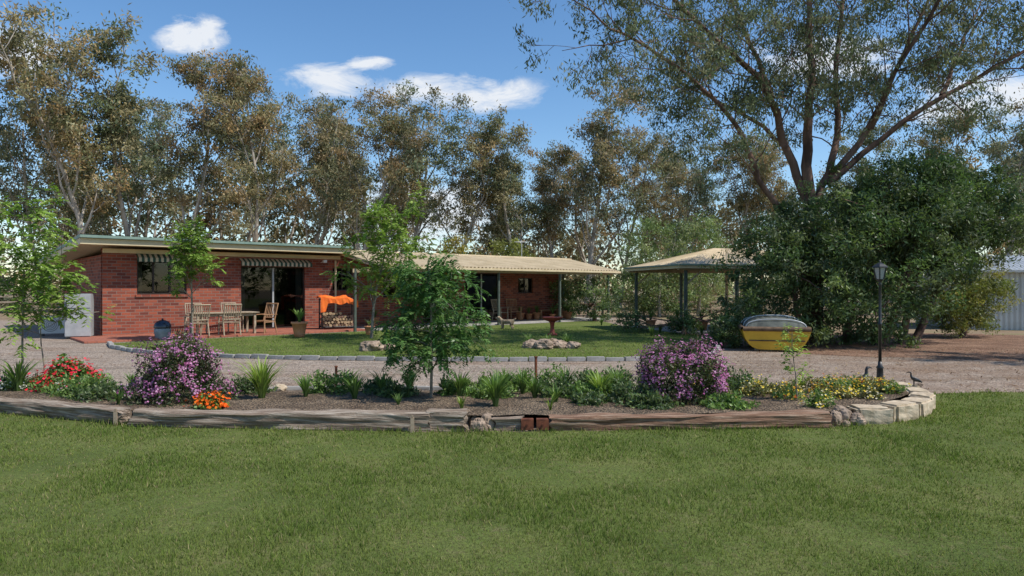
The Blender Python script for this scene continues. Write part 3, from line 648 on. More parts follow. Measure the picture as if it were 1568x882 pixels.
for k in range(4): rod('antenna_element',(18.9,1.0+.15*k,4.0),(19.5,1.0+.15*k,4.0),.008,ZINC,H)
rod('antenna_boom',(19.2,.95,4.0),(19.2,1.5,4.0),.01,ZINC,H)
def W(lx,ly,z=0):
    c,s=math.cos(A41),math.sin(A41); return (-13.2+c*lx-s*ly,22+s*lx+c*ly,z)

# ---------------------------------------------------------------- furniture & objects
tb=empty('outdoor_table',W(3.2,-1.75,.065),A41)
for k in range(7): box('top_slat',-1.05,1.05,-.45+k*.13,-.45+k*.13+.115,.70,.73,WOODL,tb,.004)
for sx in (-.92,.92):
    for sy in (-.36,.36): box('leg',sx-.035,sx+.035,sy-.035,sy+.035,0,.699,WOODL,tb,.005)
box('apron',-.88,.88,-.37,-.34,.60,.698,WOODL,tb,.003); box('apron',-.88,.88,.34,.37,.60,.698,WOODL,tb,.003)
def chair(lx,ly,rz,mat=WOOD,z=.065,arms=True):
    c=empty('garden_chair',W(lx,ly,z),A41+rz)
    for sx in (-.26,.26):
        rod('front_leg',(sx,-.24,0),(sx,-.22,.62 if arms else .42),.022,mat,c,6); rod('back_leg',(sx,.30,0),(sx,.20,.45),.022,mat,c,6); rod('back_post',(sx,.20,.42),(sx,.36,1.0),.022,mat,c,6)
        if arms: box('armrest',sx-.035,sx+.035,-.28,.30,.62,.645,mat,c,.006)
        rod('side_rail',(sx,-.22,.38),(sx,.2,.38),.018,mat,c,6)
    for k in range(6): box('seat_slat',-.25,.25,-.24+k*.078,-.24+k*.078+.062,.41,.43,mat,c,.004)
    rod('top_rail',(-.27,.36,1.0),(.27,.36,1.0),.026,mat,c,6); rod('low_rail',(-.26,.23,.52),(.26,.23,.52),.018,mat,c,6)
    for k in range(6): 
        x=-.19+k*.076; rod('back_slat',(x,.235,.52),(x,.355,.99),.013,mat,c,5)
    return c
chair(2.2,-2.3,math.pi+.2,WOODL); chair(3.2,-2.35,math.pi,WOODL); chair(4.45,-2.1,-1.2,WOOD); chair(2.6,-.9,0,WOODL); chair(3.8,-.9,.1,WOODL); chair(16.0,-.9,.2,WOODL,.05); chair(17.1,-.6,-.3,WOOD,.05)
# items kept under the verandah: storage bench, shelf with pots, small table
bn=empty('verandah_bench',W(19.6,-.45,.05),A41)
for k in range(4): box('seat_plank',-.8,.8,-.2+k*.105,-.2+k*.105+.095,.42,.45,WOOD,bn,.004)
for sx in (-.7,.7): box('end_frame',sx-.03,sx+.03,-.18,.18,0,.419,WOOD,bn,.004)
sh_=empty('plant_shelf',W(13.9,-.35,.05),A41)
for z in (.3,.75,1.2): box('shelf_board',-.5,.5,-.16,.16,z,z+.025,WOODL,sh_,.003)
for sx in (-.48,.48):
    for sy in (-.14,.14): box('upright',sx-.018,sx+.018,sy-.018,sy+.018,0,1.3,WOODL,sh_,.003)
for k,(sx,z) in enumerate(((-.3,.326),(.1,.326),(.32,.776),(-.2,.776),(0,1.226))): lathe('shelf_pot',[(.06,0),(.09,.13),(.10,.14),(.08,.145)],TERRA,sh_,(sx,0,z),n=14)
# lidded pot beside the patio
kb=empty('lidded_garden_pot',(-10.75,21.0,.0),0)
POTG=noisemat('grey_glaze',(.20,.21,.22),(.30,.31,.32),6,.5,.1)
lathe('body',[(.15,0),(.19,.05),(.235,.22),(.24,.34),(.21,.37)],POTG,kb); lathe('lid',[(.245,.372),(.25,.39),(.235,.48),(.17,.57),(.07,.61),(.02,.62)],BLUEBLK,kb)
lathe('knob',[(.02,.615),(.035,.64),(.03,.66),(.008,.668)],BLUEBLK,kb,n=12)
fr=empty('outdoor_fridge',W(-.62,.1,0),A41-.3)
box('cabinet',-.36,.36,-.28,.3,.06,1.42,FRIDGE,fr,.02); box('lower_door',-.35,.35,-.33,-.285,.08,.95,FRIDGE,fr,.015); box('upper_door',-.35,.35,-.33,-.285,.965,1.41,FRIDGE,fr,.015)
box('handle',-.31,-.28,-.37,-.335,.6,.9,DARKMET,fr,.006); box('handle',-.31,-.28,-.37,-.335,1.0,1.2,DARKMET,fr,.006)
for sx in (-.3,.3): rod('foot',(sx,-.22,0),(sx,-.22,.06),.02,DARKMET,fr); rod('foot',(sx,.24,0),(sx,.24,.06),.02,DARKMET,fr)
ac=empty('air_conditioner_unit',(-15.35,22.9,0),.5)
box('casing',-.4,.4,-.15,.15,.08,.68,WHITE,ac,.02)
for k in range(4):
    rr=.06+.055*k; V,F=tube(np.array([[-.1+rr*math.cos(a),-.16,.38+rr*math.sin(a)] for a in np.linspace(0,6.283,25)]),np.full(25,.006),4)
    obj('fan_grille',mesh_parts('g',[(V,F,(1,1,1),0)],[DARKMET],cols=False),ac)
box('foot',-.35,-.28,-.14,.14,0,.08,DARKMET,ac); box('foot',.28,.35,-.14,.14,0,.08,DARKMET,ac)
def tuft(r,c,n,h,w,spread,pal,seg=5):
    Vs=[];Fs=[];Cs=[];o=0; pal=np.array(pal)
    for i in range(n):
        az=r.uniform(0,6.28); hh=h*r.uniform(.6,1.1); s=spread*r.uniform(.2,1.15)*hh; d=np.array([math.cos(az),math.sin(az),0]); sd=np.array([-d[1],d[0],0])
        b=np.array(c)+d*r.uniform(0,.12)*h*.6; t=np.linspace(0,1,seg)
        P=b+d*(s*t**1.8)[:,None]+UP*(hh*(t*1.15-.32*spread*t**3))[:,None]; ww=w*r.uniform(.7,1.2)*np.array([.8,1,.9,.6,.08][:seg])
        V=np.concatenate([P-sd*ww[:,None]*.5,P+sd*ww[:,None]*.5]); k=np.arange(seg-1); F=np.stack([k,k+seg,k+seg+1,k+1],-1)+o; o+=len(V)
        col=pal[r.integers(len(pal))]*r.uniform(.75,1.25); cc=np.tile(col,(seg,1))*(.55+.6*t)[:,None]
        Vs.append(V);Fs.append(F);Cs.append(np.concatenate([cc,cc]))
    return np.concatenate(Vs),np.concatenate(Fs),np.concatenate(Cs)
def pot(x,y,r,h,planth,pal,seed,z=0.01,mat=TERRA,n=50,w=.02):
    p=empty('potted_plant',(x,y,z),0)
    lathe('pot',[(r*.62,0),(r*.72,h*.3),(r*.93,h*.86),(r*1.06,h*.87),(r*1.06,h),(r*.92,h),(r*.88,h*.9),(.01,h*.9)],mat,p)
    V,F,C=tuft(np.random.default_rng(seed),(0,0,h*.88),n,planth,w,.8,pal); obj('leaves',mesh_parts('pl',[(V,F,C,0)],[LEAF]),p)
pot(-6.85,22.0,.25,.5,.55,[(.16,.28,.06),(.22,.34,.09)],1,n=36,w=.045)
pot(-4.85,23.2,.17,.3,.3,[(.4,.48,.28),(.2,.3,.08)],2)
for k,(lx,ly,s) in enumerate(((17.6,-.5,.2),(18.2,-.45,.17),(18.6,-.6,.2),(20.6,-.6,.22),(20.2,-1.2,.2),(19.0,-1.3,.16),(13.0,-.4,.18),(9.6,-.5,.2))):
    q=W(lx,ly); pot(q[0],q[1],s,s*1.7,.45,[(.12,.22,.05),(.18,.27,.08)],20+k,.05)
for k,(x,y,s) in enumerate(((6.2,25.6,.3),(7.0,25.2,.26),(5.4,26.6,.22))): pot(x,y,s,s*1.6,.5,[(.12,.22,.05),(.18,.27,.08)],40+k,.01)
fw=empty('firewood_rack',W(7.45,-1.5,.065),A41-.2)
for sx in (-.62,.62):
    for sy in (-.2,.2): rod('upright',(sx,sy,0),(sx,sy,1.15),.025,DARKMET,fw)
for sy in (-.2,.2): rod('rail',(-.62,sy,.08),(.62,sy,.08),.025,DARKMET,fw); rod('rail',(-.62,sy,1.12),(.62,sy,1.12),.025,DARKMET,fw)
r_=random.Random(4); LOGE=noisemat('log_end',(.30,.21,.12),(.46,.34,.21),12,.9,.2)
for row in range(6):
    for k in range(10):
        R_=r_.uniform(.045,.065); x=-.54+k*.12+(.06 if row%2 else 0); 
        if x>.57: continue
        z=.15+row*.105+r_.uniform(-.012,.012)
        if row>3 and (k>5 or row==5): continue
        rod('log',(x,-.22+r_.uniform(-.05,.05),z),(x,.22,z),R_,LOGE if r_.random()<.7 else BARKRED,fw,7)
n=16; F=[]
def tz(i,j): return 1.22+.04*math.sin(i*.7)+.02*math.cos(j*1.9+i*.9)-(.06 if j in (0,5) else 0)-(.08 if i>11 else 0)
q=lambda a,b_:(-.70+1.40*a/n,-.33+.66*b_/5+(-.02 if b_==0 else 0),tz(a,b_))
for i in range(n):
    for j in range(5): F.append([q(i,j),q(i+1,j),q(i+1,j+1),q(i,j+1)])
q2=lambda a,d:(-.70+1.40*a/n,-.355-.02*math.sin(a*2)*d,tz(a,0)-d*(.55 if a<3 else .20+.04*math.sin(a*.9)))
for i in range(n): F.append([q2(i,0),q2(i+1,0),q2(i+1,1),q2(i,1)])
poly('orange_cover',F,ORANGE,fw,.008)
bb=empty('bird_bath',(1.35,22.9,.01),0)
lathe('pedestal',[(.17,0),(.17,.05),(.09,.09),(.06,.25),(.08,.42),(.12,.46)],REDPOT,bb); lathe('bowl',[(.10,.461),(.28,.52),(.35,.60),(.36,.62),(.33,.61),(.25,.55),(.02,.53)],REDPOT,bb)
def skin(name,verts,edges,radii,mat,loc,rz,sub=2,scale=1,root=0):
    me=bpy.data.meshes.new(name); me.from_pydata([Vector(v)*scale for v in verts],edges,[]); me.materials.append(mat)
    o=obj(name,me,None,loc,rz); md=o.modifiers.new('skin','SKIN'); md.use_smooth_shade=True
    for i,r0 in enumerate(radii):
        me.skin_vertices[0].data[i].radius=(r0*scale,r0*scale)
    me.skin_vertices[0].data[root].use_root=True
    s=o.modifiers.new('sub','SUBSURF'); s.levels=sub; s.render_levels=sub
    return o
DOGM=noisemat('dog_fur',(.20,.145,.09),(.48,.37,.25),5,.95,.6,.02)
dv=[(.22,0,.33),(.05,0,.32),(-.15,0,.34),(-.27,0,.35),(.33,0,.42),(.40,0,.50),(.50,0,.49),(.57,0,.475),(-.36,0,.42),(-.44,0,.50),
 (.22,.08,.22),(.20,.08,.12),(.22,.08,.01),(.22,-.08,.22),(.20,-.08,.12),(.22,-.08,.01),
 (-.25,.08,.25),(-.20,.08,.17),(-.30,.08,.11),(-.27,.08,.01),(-.25,-.08,.25),(-.20,-.08,.17),(-.30,-.08,.11),(-.27,-.08,.01),
 (.40,.055,.56),(.37,.08,.50),(.40,-.055,.56),(.37,-.08,.50)]
de=[(0,1),(1,2),(2,3),(0,4),(4,5),(5,6),(6,7),(3,8),(8,9),(0,10),(10,11),(11,12),(0,13),(13,14),(14,15),(3,16),(16,17),(17,18),(18,19),(3,20),(20,21),(21,22),(22,23),(5,24),(24,25),(5,26),(26,27)]
dr=[.13,.125,.105,.10,.09,.085,.05,.035,.04,.035,.055,.04,.038,.055,.04,.038,.065,.045,.032,.038,.065,.045,.032,.038,.028,.022,.028,.022]
skin('dog',dv,de,dr,DOGM,(-.2,26.4,.01),2.75,2,.85,1)
def bird(x,y,z,s,rz):
    v=[(0,0,.34),(-.13,0,.30),(-.26,0,.24),(.09,0,.40),(.13,0,.50),(.12,0,.60),(.16,0,.66),(.22,0,.655),(.33,0,.63),(0,.04,.24),(0,.045,.12),(.01,.045,.0),(.07,.05,.0),(0,-.04,.24),(0,-.045,.12),(.01,-.045,0),(.07,-.05,0),(-.36,0,.17)]
    e=[(0,1),(1,2),(2,17),(0,3),(3,4),(4,5),(5,6),(6,7),(7,8),(0,9),(9,10),(10,11),(11,12),(0,13),(13,14),(14,15),(15,16)]
    r0=[.11,.105,.06,.08,.045,.036,.045,.024,.008,.024,.014,.014,.010,.024,.014,.014,.010,.018]
    return skin('bird_statue',v,e,r0,DARKMET,(x,y,z),rz,2,s,0)
bird(5.24,10.2,.03,.58,.35); bird(5.74,9.75,.2,.30,2.9)
lp=empty('garden_lamp_post',(5.66,10.5,.02),0)
lathe('base',[(.19,0),(.19,.03),(.165,.05),(.12,.07),(.10,.11),(.065,.14),(.05,.20),(.045,.34),(.055,.36),(.032,.39),(.027,.45)],DARKMET,lp)
lathe('pole',[(.024,.45),(.022,1.0),(.030,1.01),(.030,1.04),(.021,1.05),(.019,1.62),(.03,1.64),(.018,1.66),(.04,1.70),(.055,1.715)],DARKMET,lp)
LGL=noisemat('frosted_pane',(.34,.34,.33),(.42,.42,.40),4,.2,0,spec=.5)
lathe('lantern_pane',[(.056,1.718),(.092,1.89)],LGL,lp,n=6,smooth=False)
for k in range(6):
    a=k*math.pi/3; rod('lantern_bar',(.06*math.cos(a),.06*math.sin(a),1.715),(.097*math.cos(a),.097*math.sin(a),1.895),.009,DARKMET,lp,5)
lathe('lantern_roof',[(.125,1.892),(.12,1.91),(.07,1.945),(.03,1.965),(.012,1.975),(.016,1.99),(.004,2.01)],DARKMET,lp,n=6,smooth=False)
# yellow dinghy with a low dark cover, seen from the stern quarter
bt=empty('yellow_dinghy',(6.92,18.3,0),math.radians(76))
def hull():
    ns,nc=22,15; V=[];F=[]
    for i in range(ns):
        t=i/(ns-1); x=-1.3+2.6*t; wd=.78*(1-max(0,(t-.45)/.55)**2.2)+.012; kz=.08+.34*max(0,(t-.6)/.4)**2; top=.56+.08*t*t
        for j in range(nc):
            s=-1+2*j/(nc-1); y=wd*math.copysign(min(1,abs(s)**.6),s)*(1-.06*(1-abs(s)) ); z=kz+(top-kz)*abs(s)**4; V.append((x,y,z))
    for i in range(ns-1):
        for j in range(nc-1): F.append((i*nc+j,(i+1)*nc+j,(i+1)*nc+j+1,i*nc+j+1))
    F.append(tuple(range(nc)))
    me=bpy.data.meshes.new('hull'); me.from_pydata(V,[],F); me.materials.append(YELLOW)
    for p in me.polygons: p.use_smooth=len(p.vertices)==4
    o=obj('hull',me,bt); md=o.modifiers.new('s','SOLIDIFY'); md.thickness=.03
    V=np.array(V).reshape(ns,nc,3)
    for sd in (0,nc-1):
        P=V[:,sd]+np.array([0,0,.01]); a,b_=tube(P,np.full(ns,.06),8); obj('gunwale',mesh_parts('gw',[(a,b_,(1,1,1),0)],[RIM],True,False),bt)
    a,b_=tube(np.array([[V[0,0,0]-.01,-.80,.57],[V[0,0,0]-.01,.80,.57]]),np.full(2,.06),8); obj('transom_cap',mesh_parts('tc',[(a,b_,(1,1,1),0)],[RIM],True,False),bt)
hull()
for x in (-.9,0,.7): box('thwart',x-.12,x+.12,-.66,.66,.44,.47,WOODL,bt,.01)
box('strake',-1.345,-1.32,-.66,.66,.27,.30,RIM,bt,.008)
CANV=noisemat('dark_cover',(.055,.062,.055),(.13,.14,.12),4,.8,.5)
bz=.58
def arc(a,w,h): return (w*math.copysign(abs(math.cos(a))**.75,math.cos(a)), bz+(h-bz)*abs(math.sin(a))**.8)
for x,hh in ((-1.15,.80),(-.5,.88),(.25,.84)):
    P=np.array([[x,*arc(a,.72,hh+.012)] for a in np.linspace(0.02,math.pi-.02,19)]); a,b_=tube(P,np.full(19,.016),6); obj('canopy_hoop',mesh_parts('ch',[(a,b_,(1,1,1),0)],[ZINC],True,False),bt)
F=[]
xs=[-1.26,-1.15,-.85,-.5,-.12,.25,.85,1.2]; hs=[.62,.78,.83,.86,.85,.82,.70,.64]; ws=[.72,.71,.71,.71,.71,.70,.48,.12]
for i in range(len(xs)-1):
    for k in range(12):
        a0,a1=math.pi*k/12,math.pi*(k+1)/12
        def q(u,a):
            yy_,zz_=arc(a,ws[u],hs[u]); return (xs[u],yy_,zz_-.012*abs(math.sin(4*a+u*2)))
        F.append([q(i,a0),q(i+1,a0),q(i+1,a1),q(i,a1)])
poly('boat_cover',F,CANV,bt,.01)
for x in (-1.0,.6): box('chock',x-.06,x+.06,-.5,.5,0,.13,WOODL,bt,.01)
box('keel',-1.2,.9,-.03,.03,.05,.10,RIM,bt,.008)
cp=empty('open_carport',(8.35,26.4,0),math.radians(14))
a,b_,ez,pz=3.25,2.3,2.42,3.12
rg=1.2
def face(nm,p,q,r1,r2):
    p,q,r1,r2=map(lambda v:np.array(v,float),(p,q,r1,r2)); n=int(np.linalg.norm(q-p)/.035)
    s=np.linspace(0,1,n+1); B=p+(q-p)*s[:,None]; Tt=r1+(r2-r1)*s[:,None]; wv=.02*np.sin(s*np.linalg.norm(q-p)/.2*6.283)[:,None]*UP
    V=np.concatenate([B+wv,Tt+wv]); i=np.arange(n); FF=np.stack([i,i+1,i+n+2,i+n+1],-1); obj(nm,mesh_parts(nm,[(V,FF,(1,1,1),0)],[TANROOF],True,False),cp)
face('roof_front',(-a,-b_,ez),(a,-b_,ez),(-rg+.6,0,pz),(rg,0,pz)); face('roof_back',(a,b_,ez),(-a,b_,ez),(rg,0,pz),(-rg+.6,0,pz))
face('roof_left',(-a,b_,ez),(-a,-b_,ez),(-rg+.6,0,pz),(-rg+.6,0,pz)); face('roof_right',(a,-b_,ez),(a,b_,ez),(rg,0,pz),(rg,0,pz))
for nm,q in (('fascia',(-a,a,-b_-.03,-b_,ez-.14,ez-.01)),('fascia',(-a,a,b_,b_+.03,ez-.14,ez-.01)),('fascia',(-a-.03,-a,-b_,b_,ez-.141,ez-.011)),('fascia',(a,a+.03,-b_,b_,ez-.141,ez-.011))): box(nm,*q,CREAM,cp)
for q in ((-a-.05,a+.05,-b_-.09,-b_-.033,ez-.05,ez+.012),(-a-.09,-a-.033,-b_,b_,ez-.05,ez+.01)): box('gutter',*q,GREENTRIM,cp,.008)
for sx in (-2.9,-.9,1.2,2.9):
    for sy in (-2.05,2.05): 
        box('post',sx-.05,sx+.05,sy-.05,sy+.05,0,ez-.2,POSTMAT if sx<0 else POSTTAN,cp,.006)
for sy in (-2.05,2.05): box('beam',-3.2,3.2,sy-.04,sy+.04,ez-.198,ez-.05,POSTTAN,cp,.005)
for k in range(8): box('rafter',-3.0+k*.8,-2.95+k*.8,-2.25,2.25,ez-.045,ez+.01,POSTTAN,cp)
box('slab',-3.0,3.0,-2.2,2.2,0,.05,CONC,cp,.01)
for s in (-1,1): rod('brace',(-2.9,s*2.05,1.7),(-2.3,s*2.05,2.2),.03,POSTTAN,cp); 
sh=empty('corrugated_shed',(17.2,26.3,0),math.radians(-14))
def vsheet(nm,p0,p1,z0,z1,z1b=None):
    p0=np.array(p0,float);p1=np.array(p1,float);L=np.linalg.norm(p1-p0);n=int(L/.03); s=np.linspace(0,1,n+1); u=(p1-p0)/L; nn=np.array([-u[1],u[0]])
    q=p0+(p1-p0)*s[:,None]+nn*(.015*np.sin(s*L/.18*6.283))[:,None]; z1b=z1 if z1b is None else z1b
    V=np.concatenate([np.column_stack([q,np.full(n+1,z0)]),np.column_stack([q,z1+(z1b-z1)*s])]); i=np.arange(n); F=np.stack([i,i+1,i+n+2,i+n+1],-1)
    obj(nm,mesh_parts(nm,[(V,F,(1,1,1),0)],[ZINC],True,False),sh)
vsheet('front_wall',(0,0),(9,0),0,2.3); vsheet('left_wall',(0,5),(0,0),0,2.3,2.3); vsheet('back_wall',(9,5),(0,5),0,2.3); vsheet('right_wall',(9,0),(9,5),0,2.3)
corr_sheet('roof_front',(-.2,-.25,2.27),(9.2,-.25,2.27),(-.2,2.5,2.95),ZINC,sh); corr_sheet('roof_back',(-.2,5.25,2.27),(9.2,5.25,2.27),(-.2,2.5,2.95),ZINC,sh)
poly('gable',[[(.0,0,2.28),(.0,5,2.28),(.0,2.5,2.9)]],ZINC,sh); poly('gable',[[(9,0,2.28),(9,5,2.28),(9,2.5,2.9)]],ZINC,sh)
box('gutter',-.2,9.2,-.36,-.26,2.18,2.27,ZINC,sh,.01); box('door',3.2,5.6,-.06,-.03,.02,2.1,FRIDGE,sh,.01); box('door_rail',3.0,7.5,-.09,-.04,2.11,2.17,DARKMET,sh,.005)
def fence(x0,y0,x1,y1):
    L=math.hypot(x1-x0,y1-y0); f=empty('post_and_rail_fence',(x0,y0,0),math.atan2(y1-y0,x1-x0)); n=int(L/2.4)
    for i in range(n+1): box('post',i*2.4-.06,i*2.4+.06,-.06,.06,0,1.25,WOODL,f,.01)
    for z in (.4,.8,1.12): box('rail',0,n*2.4,-.095,-.062,z-.05,z+.05,WOODL,f,.005)
fence(5.2,39.2,34,41); fence(-46,36,-20,40)

# ---------------------------------------------------------------- bed planting
def shrub(name,x,y,rx,ry,h,nl,lL,lW,lp_,nf,fs,fp,seed,z=None,lump=.16,fz=.15,flower_up=.3):
    r=np.random.default_rng(seed); z0=bedz(x,y) if z is None else z
    d=norm(r.normal(size=(nl,3))); d[:,2]=np.abs(d[:,2])*1.0-.12
    def lm(d): return 1+lump*(np.sin(d[:,0]*7+seed)+np.sin(d[:,1]*8+2)+np.sin(d[:,2]*9+seed*2))/1.6
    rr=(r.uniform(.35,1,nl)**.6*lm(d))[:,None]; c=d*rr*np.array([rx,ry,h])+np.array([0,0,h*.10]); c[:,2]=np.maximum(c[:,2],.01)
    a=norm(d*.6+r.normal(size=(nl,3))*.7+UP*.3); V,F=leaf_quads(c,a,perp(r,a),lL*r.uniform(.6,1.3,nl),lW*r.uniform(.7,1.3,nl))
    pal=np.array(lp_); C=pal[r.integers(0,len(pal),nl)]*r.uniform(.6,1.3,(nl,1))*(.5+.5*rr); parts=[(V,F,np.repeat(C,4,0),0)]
    if nf:
        nc=max(1,nf//7); dc=norm(r.normal(size=(nc,3))); dc[:,2]=np.abs(dc[:,2])*(1-fz)+fz-.15
        cc=dc*(lm(dc)*r.uniform(.88,1.08,nc))[:,None]*np.array([rx,ry,h])+np.array([0,0,h*.10]); c=np.repeat(cc,7,0)+r.normal(0,fs*.9,(nc*7,3)); c[:,2]=np.maximum(c[:,2],.03)
        nn=norm(np.repeat(dc,7,0)+UP*flower_up+r.normal(0,.45,(nc*7,3))); a=perp(r,nn); w=np.cross(nn,a); fp=np.array(fp)
        K=fp[r.integers(0,len(fp),nc*7)]*r.uniform(.7,1.25,(nc*7,1)); V,F=leaf_quads(c,a,w,fs*r.uniform(.7,1.3,nc*7),fs*r.uniform(.7,1.2,nc*7)); parts.append((V,F,np.repeat(K,4,0),1))
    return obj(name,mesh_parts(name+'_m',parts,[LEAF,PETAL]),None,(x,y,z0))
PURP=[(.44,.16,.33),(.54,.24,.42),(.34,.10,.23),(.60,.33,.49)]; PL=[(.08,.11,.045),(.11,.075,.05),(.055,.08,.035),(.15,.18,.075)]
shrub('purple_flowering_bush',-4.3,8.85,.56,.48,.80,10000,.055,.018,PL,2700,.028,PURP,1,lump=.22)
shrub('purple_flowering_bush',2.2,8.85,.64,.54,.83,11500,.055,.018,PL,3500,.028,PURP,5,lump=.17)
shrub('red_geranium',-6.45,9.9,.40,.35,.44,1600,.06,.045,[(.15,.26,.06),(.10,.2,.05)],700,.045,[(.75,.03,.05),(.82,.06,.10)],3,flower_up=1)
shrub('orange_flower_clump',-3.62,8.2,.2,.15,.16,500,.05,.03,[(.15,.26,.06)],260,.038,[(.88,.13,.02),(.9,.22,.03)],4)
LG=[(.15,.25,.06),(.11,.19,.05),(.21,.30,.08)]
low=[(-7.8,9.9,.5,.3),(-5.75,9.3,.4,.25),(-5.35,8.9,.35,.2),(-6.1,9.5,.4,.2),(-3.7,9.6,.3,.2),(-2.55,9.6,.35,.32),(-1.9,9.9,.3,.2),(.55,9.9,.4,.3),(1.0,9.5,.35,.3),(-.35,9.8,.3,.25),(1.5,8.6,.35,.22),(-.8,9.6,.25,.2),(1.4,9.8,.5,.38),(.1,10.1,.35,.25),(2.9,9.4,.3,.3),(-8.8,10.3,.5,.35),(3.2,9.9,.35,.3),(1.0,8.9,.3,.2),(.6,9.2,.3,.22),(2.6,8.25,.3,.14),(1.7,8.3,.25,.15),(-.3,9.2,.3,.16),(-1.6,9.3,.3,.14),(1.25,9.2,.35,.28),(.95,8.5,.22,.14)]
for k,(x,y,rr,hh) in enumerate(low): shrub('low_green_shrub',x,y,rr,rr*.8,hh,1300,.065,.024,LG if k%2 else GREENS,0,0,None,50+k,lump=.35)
rr_=np.random.default_rng(9)
YEL=[(.80,.58,.05),(.85,.70,.2),(.78,.72,.5)]; RB=[(.36,.10,.03),(.78,.42,.05),(.8,.55,.06)]
for k in range(28):
    x=rr_.uniform(2.7,5.4); y=rr_.uniform(yb(x)+.3,10.2); s=rr_.uniform(.14,.26)
    shrub('yellow_flower_clump',x,y,s,s*.8,rr_.uniform(.12,.22),450,.05,.02,LG if k%2 else [(.16,.14,.06),(.2,.22,.08)],125,.028,YEL if k%3 else RB,80+k,lump=.4,flower_up=1)
for k in range(14):
    x=rr_.uniform(-9,-5.2); y=rr_.uniform(yb(x)+.3,yb(x)+1.3); s=rr_.uniform(.15,.28)
    shrub('flower_clump',x,y,s,s*.8,rr_.uniform(.1,.22),450,.05,.02,LG,45,.028,[(.7,.05,.08),(.75,.7,.6),(.6,.15,.35)] if k%2 else [(.6,.6,.5)],120+k)
TP=[(.13,.22,.055),(.18,.28,.07),(.09,.165,.045)]; TY=[(.28,.38,.07),(.21,.32,.06),(.33,.42,.10)]
tf=[(-3.3,9.0,170,.56,.022,TY),(-2.05,8.9,70,.36,.022,TP),(-.2,8.35,130,.44,.024,TP),(.55,8.6,50,.28,.02,TP),(-2.75,9.1,60,.32,.022,TP),(-.7,9.2,70,.38,.022,TP),(.15,9.5,80,.4,.022,TP),(1.15,8.9,90,.4,.02,TY),(.75,9.6,70,.42,.02,TP),(1.45,9.35,80,.42,.02,TP),
    (-6.95,9.6,50,.5,.03,TP),(-7.5,9.5,60,.5,.03,TP),(-8.2,9.9,60,.5,.03,TP),(-5.5,9.9,40,.3,.02,TP),(-1.5,10.0,60,.34,.022,TP),(-4.9,8.5,30,.2,.015,TP),(3.0,9.8,40,.35,.02,TY),(1.9,10.0,50,.35,.02,TP),(-.6,8.1,22,.2,.018,TY),(.45,8.05,16,.22,.016,TY),(-1.4,8.4,25,.16,.014,TP),(4.2,9.9,40,.26,.02,TY),(-.1,9.9,70,.38,.022,TP),(.3,9.0,60,.34,.02,TP),(-1.8,9.5,60,.36,.022,TP),(-2.4,10.1,60,.36,.022,TP)]
for k,(x,y,n,h,w,pal) in enumerate(tf):
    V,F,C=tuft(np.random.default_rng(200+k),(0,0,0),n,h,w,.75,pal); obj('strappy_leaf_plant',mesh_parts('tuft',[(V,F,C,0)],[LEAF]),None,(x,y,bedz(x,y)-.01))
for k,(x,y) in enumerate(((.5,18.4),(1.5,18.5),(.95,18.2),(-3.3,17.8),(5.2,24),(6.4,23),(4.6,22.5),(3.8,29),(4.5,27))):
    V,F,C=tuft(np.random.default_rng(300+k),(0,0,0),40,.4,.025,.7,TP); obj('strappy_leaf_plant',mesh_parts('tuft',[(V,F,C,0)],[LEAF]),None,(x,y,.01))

# ---------------------------------------------------------------- light, world, camera
el=math.radians(53); sx,sy=.60,-.22; k=math.cos(el)/math.hypot(sx,sy); sd=Vector((sx*k,sy*k,math.sin(el)))
sun=bpy.data.lights.new('sun','SUN'); sun.energy=5.0; sun.angle=math.radians(.5); sun.color=(1,.95,.87)
so=link(bpy.data.objects.new('sun',sun)); so.rotation_euler=sd.to_track_quat('Z','Y').to_euler(); so.location=(0,0,30)
w=bpy.data.worlds.new('World'); sc.world=w; w.use_nodes=True; t=NT(w.node_tree); bg=w.node_tree.nodes['Background']
sky=t.n('ShaderNodeTexSky',sky_type='NISHITA'); sky.sun_disc=False; sky.sun_elevation=el; sky.sun_rotation=math.atan2(sx,sy)%(2*math.pi); sky.air_density=1.0; sky.dust_density=.3; sky.ozone_density=2.0
tc=t.n('ShaderNodeTexCoord'); sp=t.n('ShaderNodeSeparateXYZ'); t.l(tc.outputs['Generated'],sp.inputs[0])
yy=t.math('MAXIMUM',sp.outputs[1],.08); u=t.math('DIVIDE',sp.outputs[0],yy); v=t.math('DIVIDE',sp.outputs[2],yy)
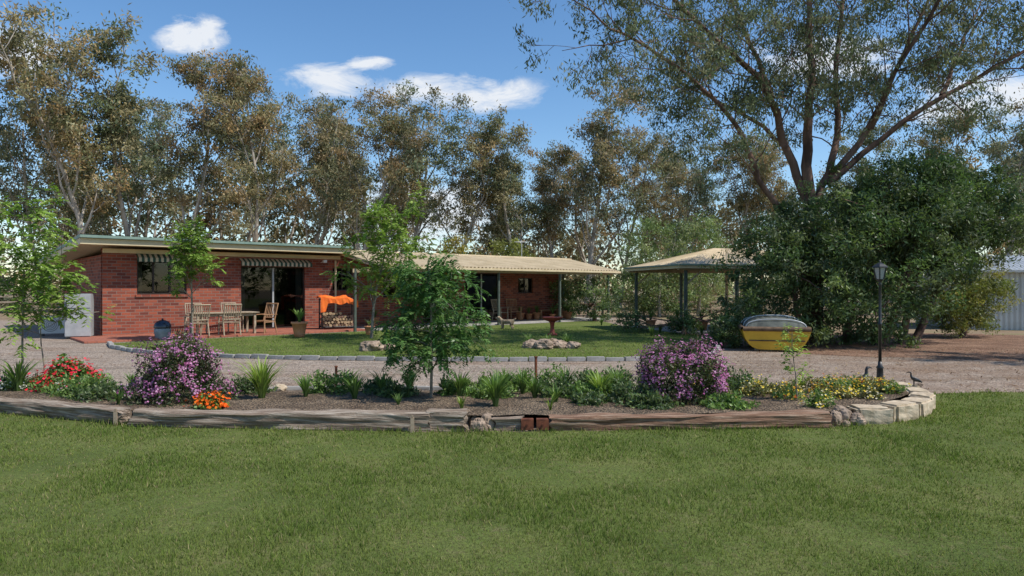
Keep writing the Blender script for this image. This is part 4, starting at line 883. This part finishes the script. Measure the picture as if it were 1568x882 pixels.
cb=t.n('ShaderNodeCombineXYZ'); t.l(t.math('MULTIPLY',u,1.0),cb.inputs[0]); t.l(t.math('MULTIPLY',v,2.2),cb.inputs[1])
nz=t.n('ShaderNodeTexNoise'); nz.inputs['Scale'].default_value=12; nz.inputs['Detail'].default_value=6; nz.inputs['Roughness'].default_value=.66; nz.inputs['Distortion'].default_value=.5; t.l(cb.outputs[0],nz.inputs['Vector'])
tot=None
for (cu,cv,ru,rv) in ((-.465,.37,.055,.026),(-.085,.285,.12,.026),(-.265,.305,.065,.025),(-.735,.345,.09,.036),(-.21,.327,.035,.012),(.46,.335,.10,.032),(-.13,.11,.14,.05),(.72,.27,.13,.04)):
    a=t.math('DIVIDE',t.math('SUBTRACT',u,cu),ru); b=t.math('DIVIDE',t.math('SUBTRACT',v,cv),rv)
    d=t.math('SUBTRACT',1.0,t.math('MULTIPLY',t.math('ADD',t.math('MULTIPLY',a,a),t.math('MULTIPLY',b,b)),.5)); d=t.math('MAXIMUM',d,0.0)
    tot=d if tot is None else t.math('MAXIMUM',tot,d)
msk=t.math('SUBTRACT',t.math('ADD',tot,t.math('MULTIPLY',nz.outputs['Fac'],2.6)),1.62); msk=t.math('MULTIPLY',msk,1.5,clamp=True)
msk=t.math('MULTIPLY',msk,t.math('MULTIPLY',tot,1.8,clamp=True))
hs=t.n('ShaderNodeHueSaturation'); hs.inputs['Saturation'].default_value=1.2; hs.inputs['Value'].default_value=1.08; t.l(sky.outputs[0],hs.inputs['Color'])
col=t.mix(t.math('MULTIPLY',msk,.92),hs.outputs[0],(5.8,6.0,6.3)); t.l(col,bg.inputs['Color']); bg.inputs['Strength'].default_value=.15
cam=bpy.data.cameras.new('camera'); cam.lens=24; cam.sensor_width=36; cam.clip_end=3000; cam.clip_start=.05
co=link(bpy.data.objects.new('camera',cam)); co.location=(0,0,1.6); co.rotation_euler=(math.pi/2,0,0); sc.camera=co
sc.view_settings.view_transform='Standard'; sc.view_settings.look='None'; sc.view_settings.exposure=0
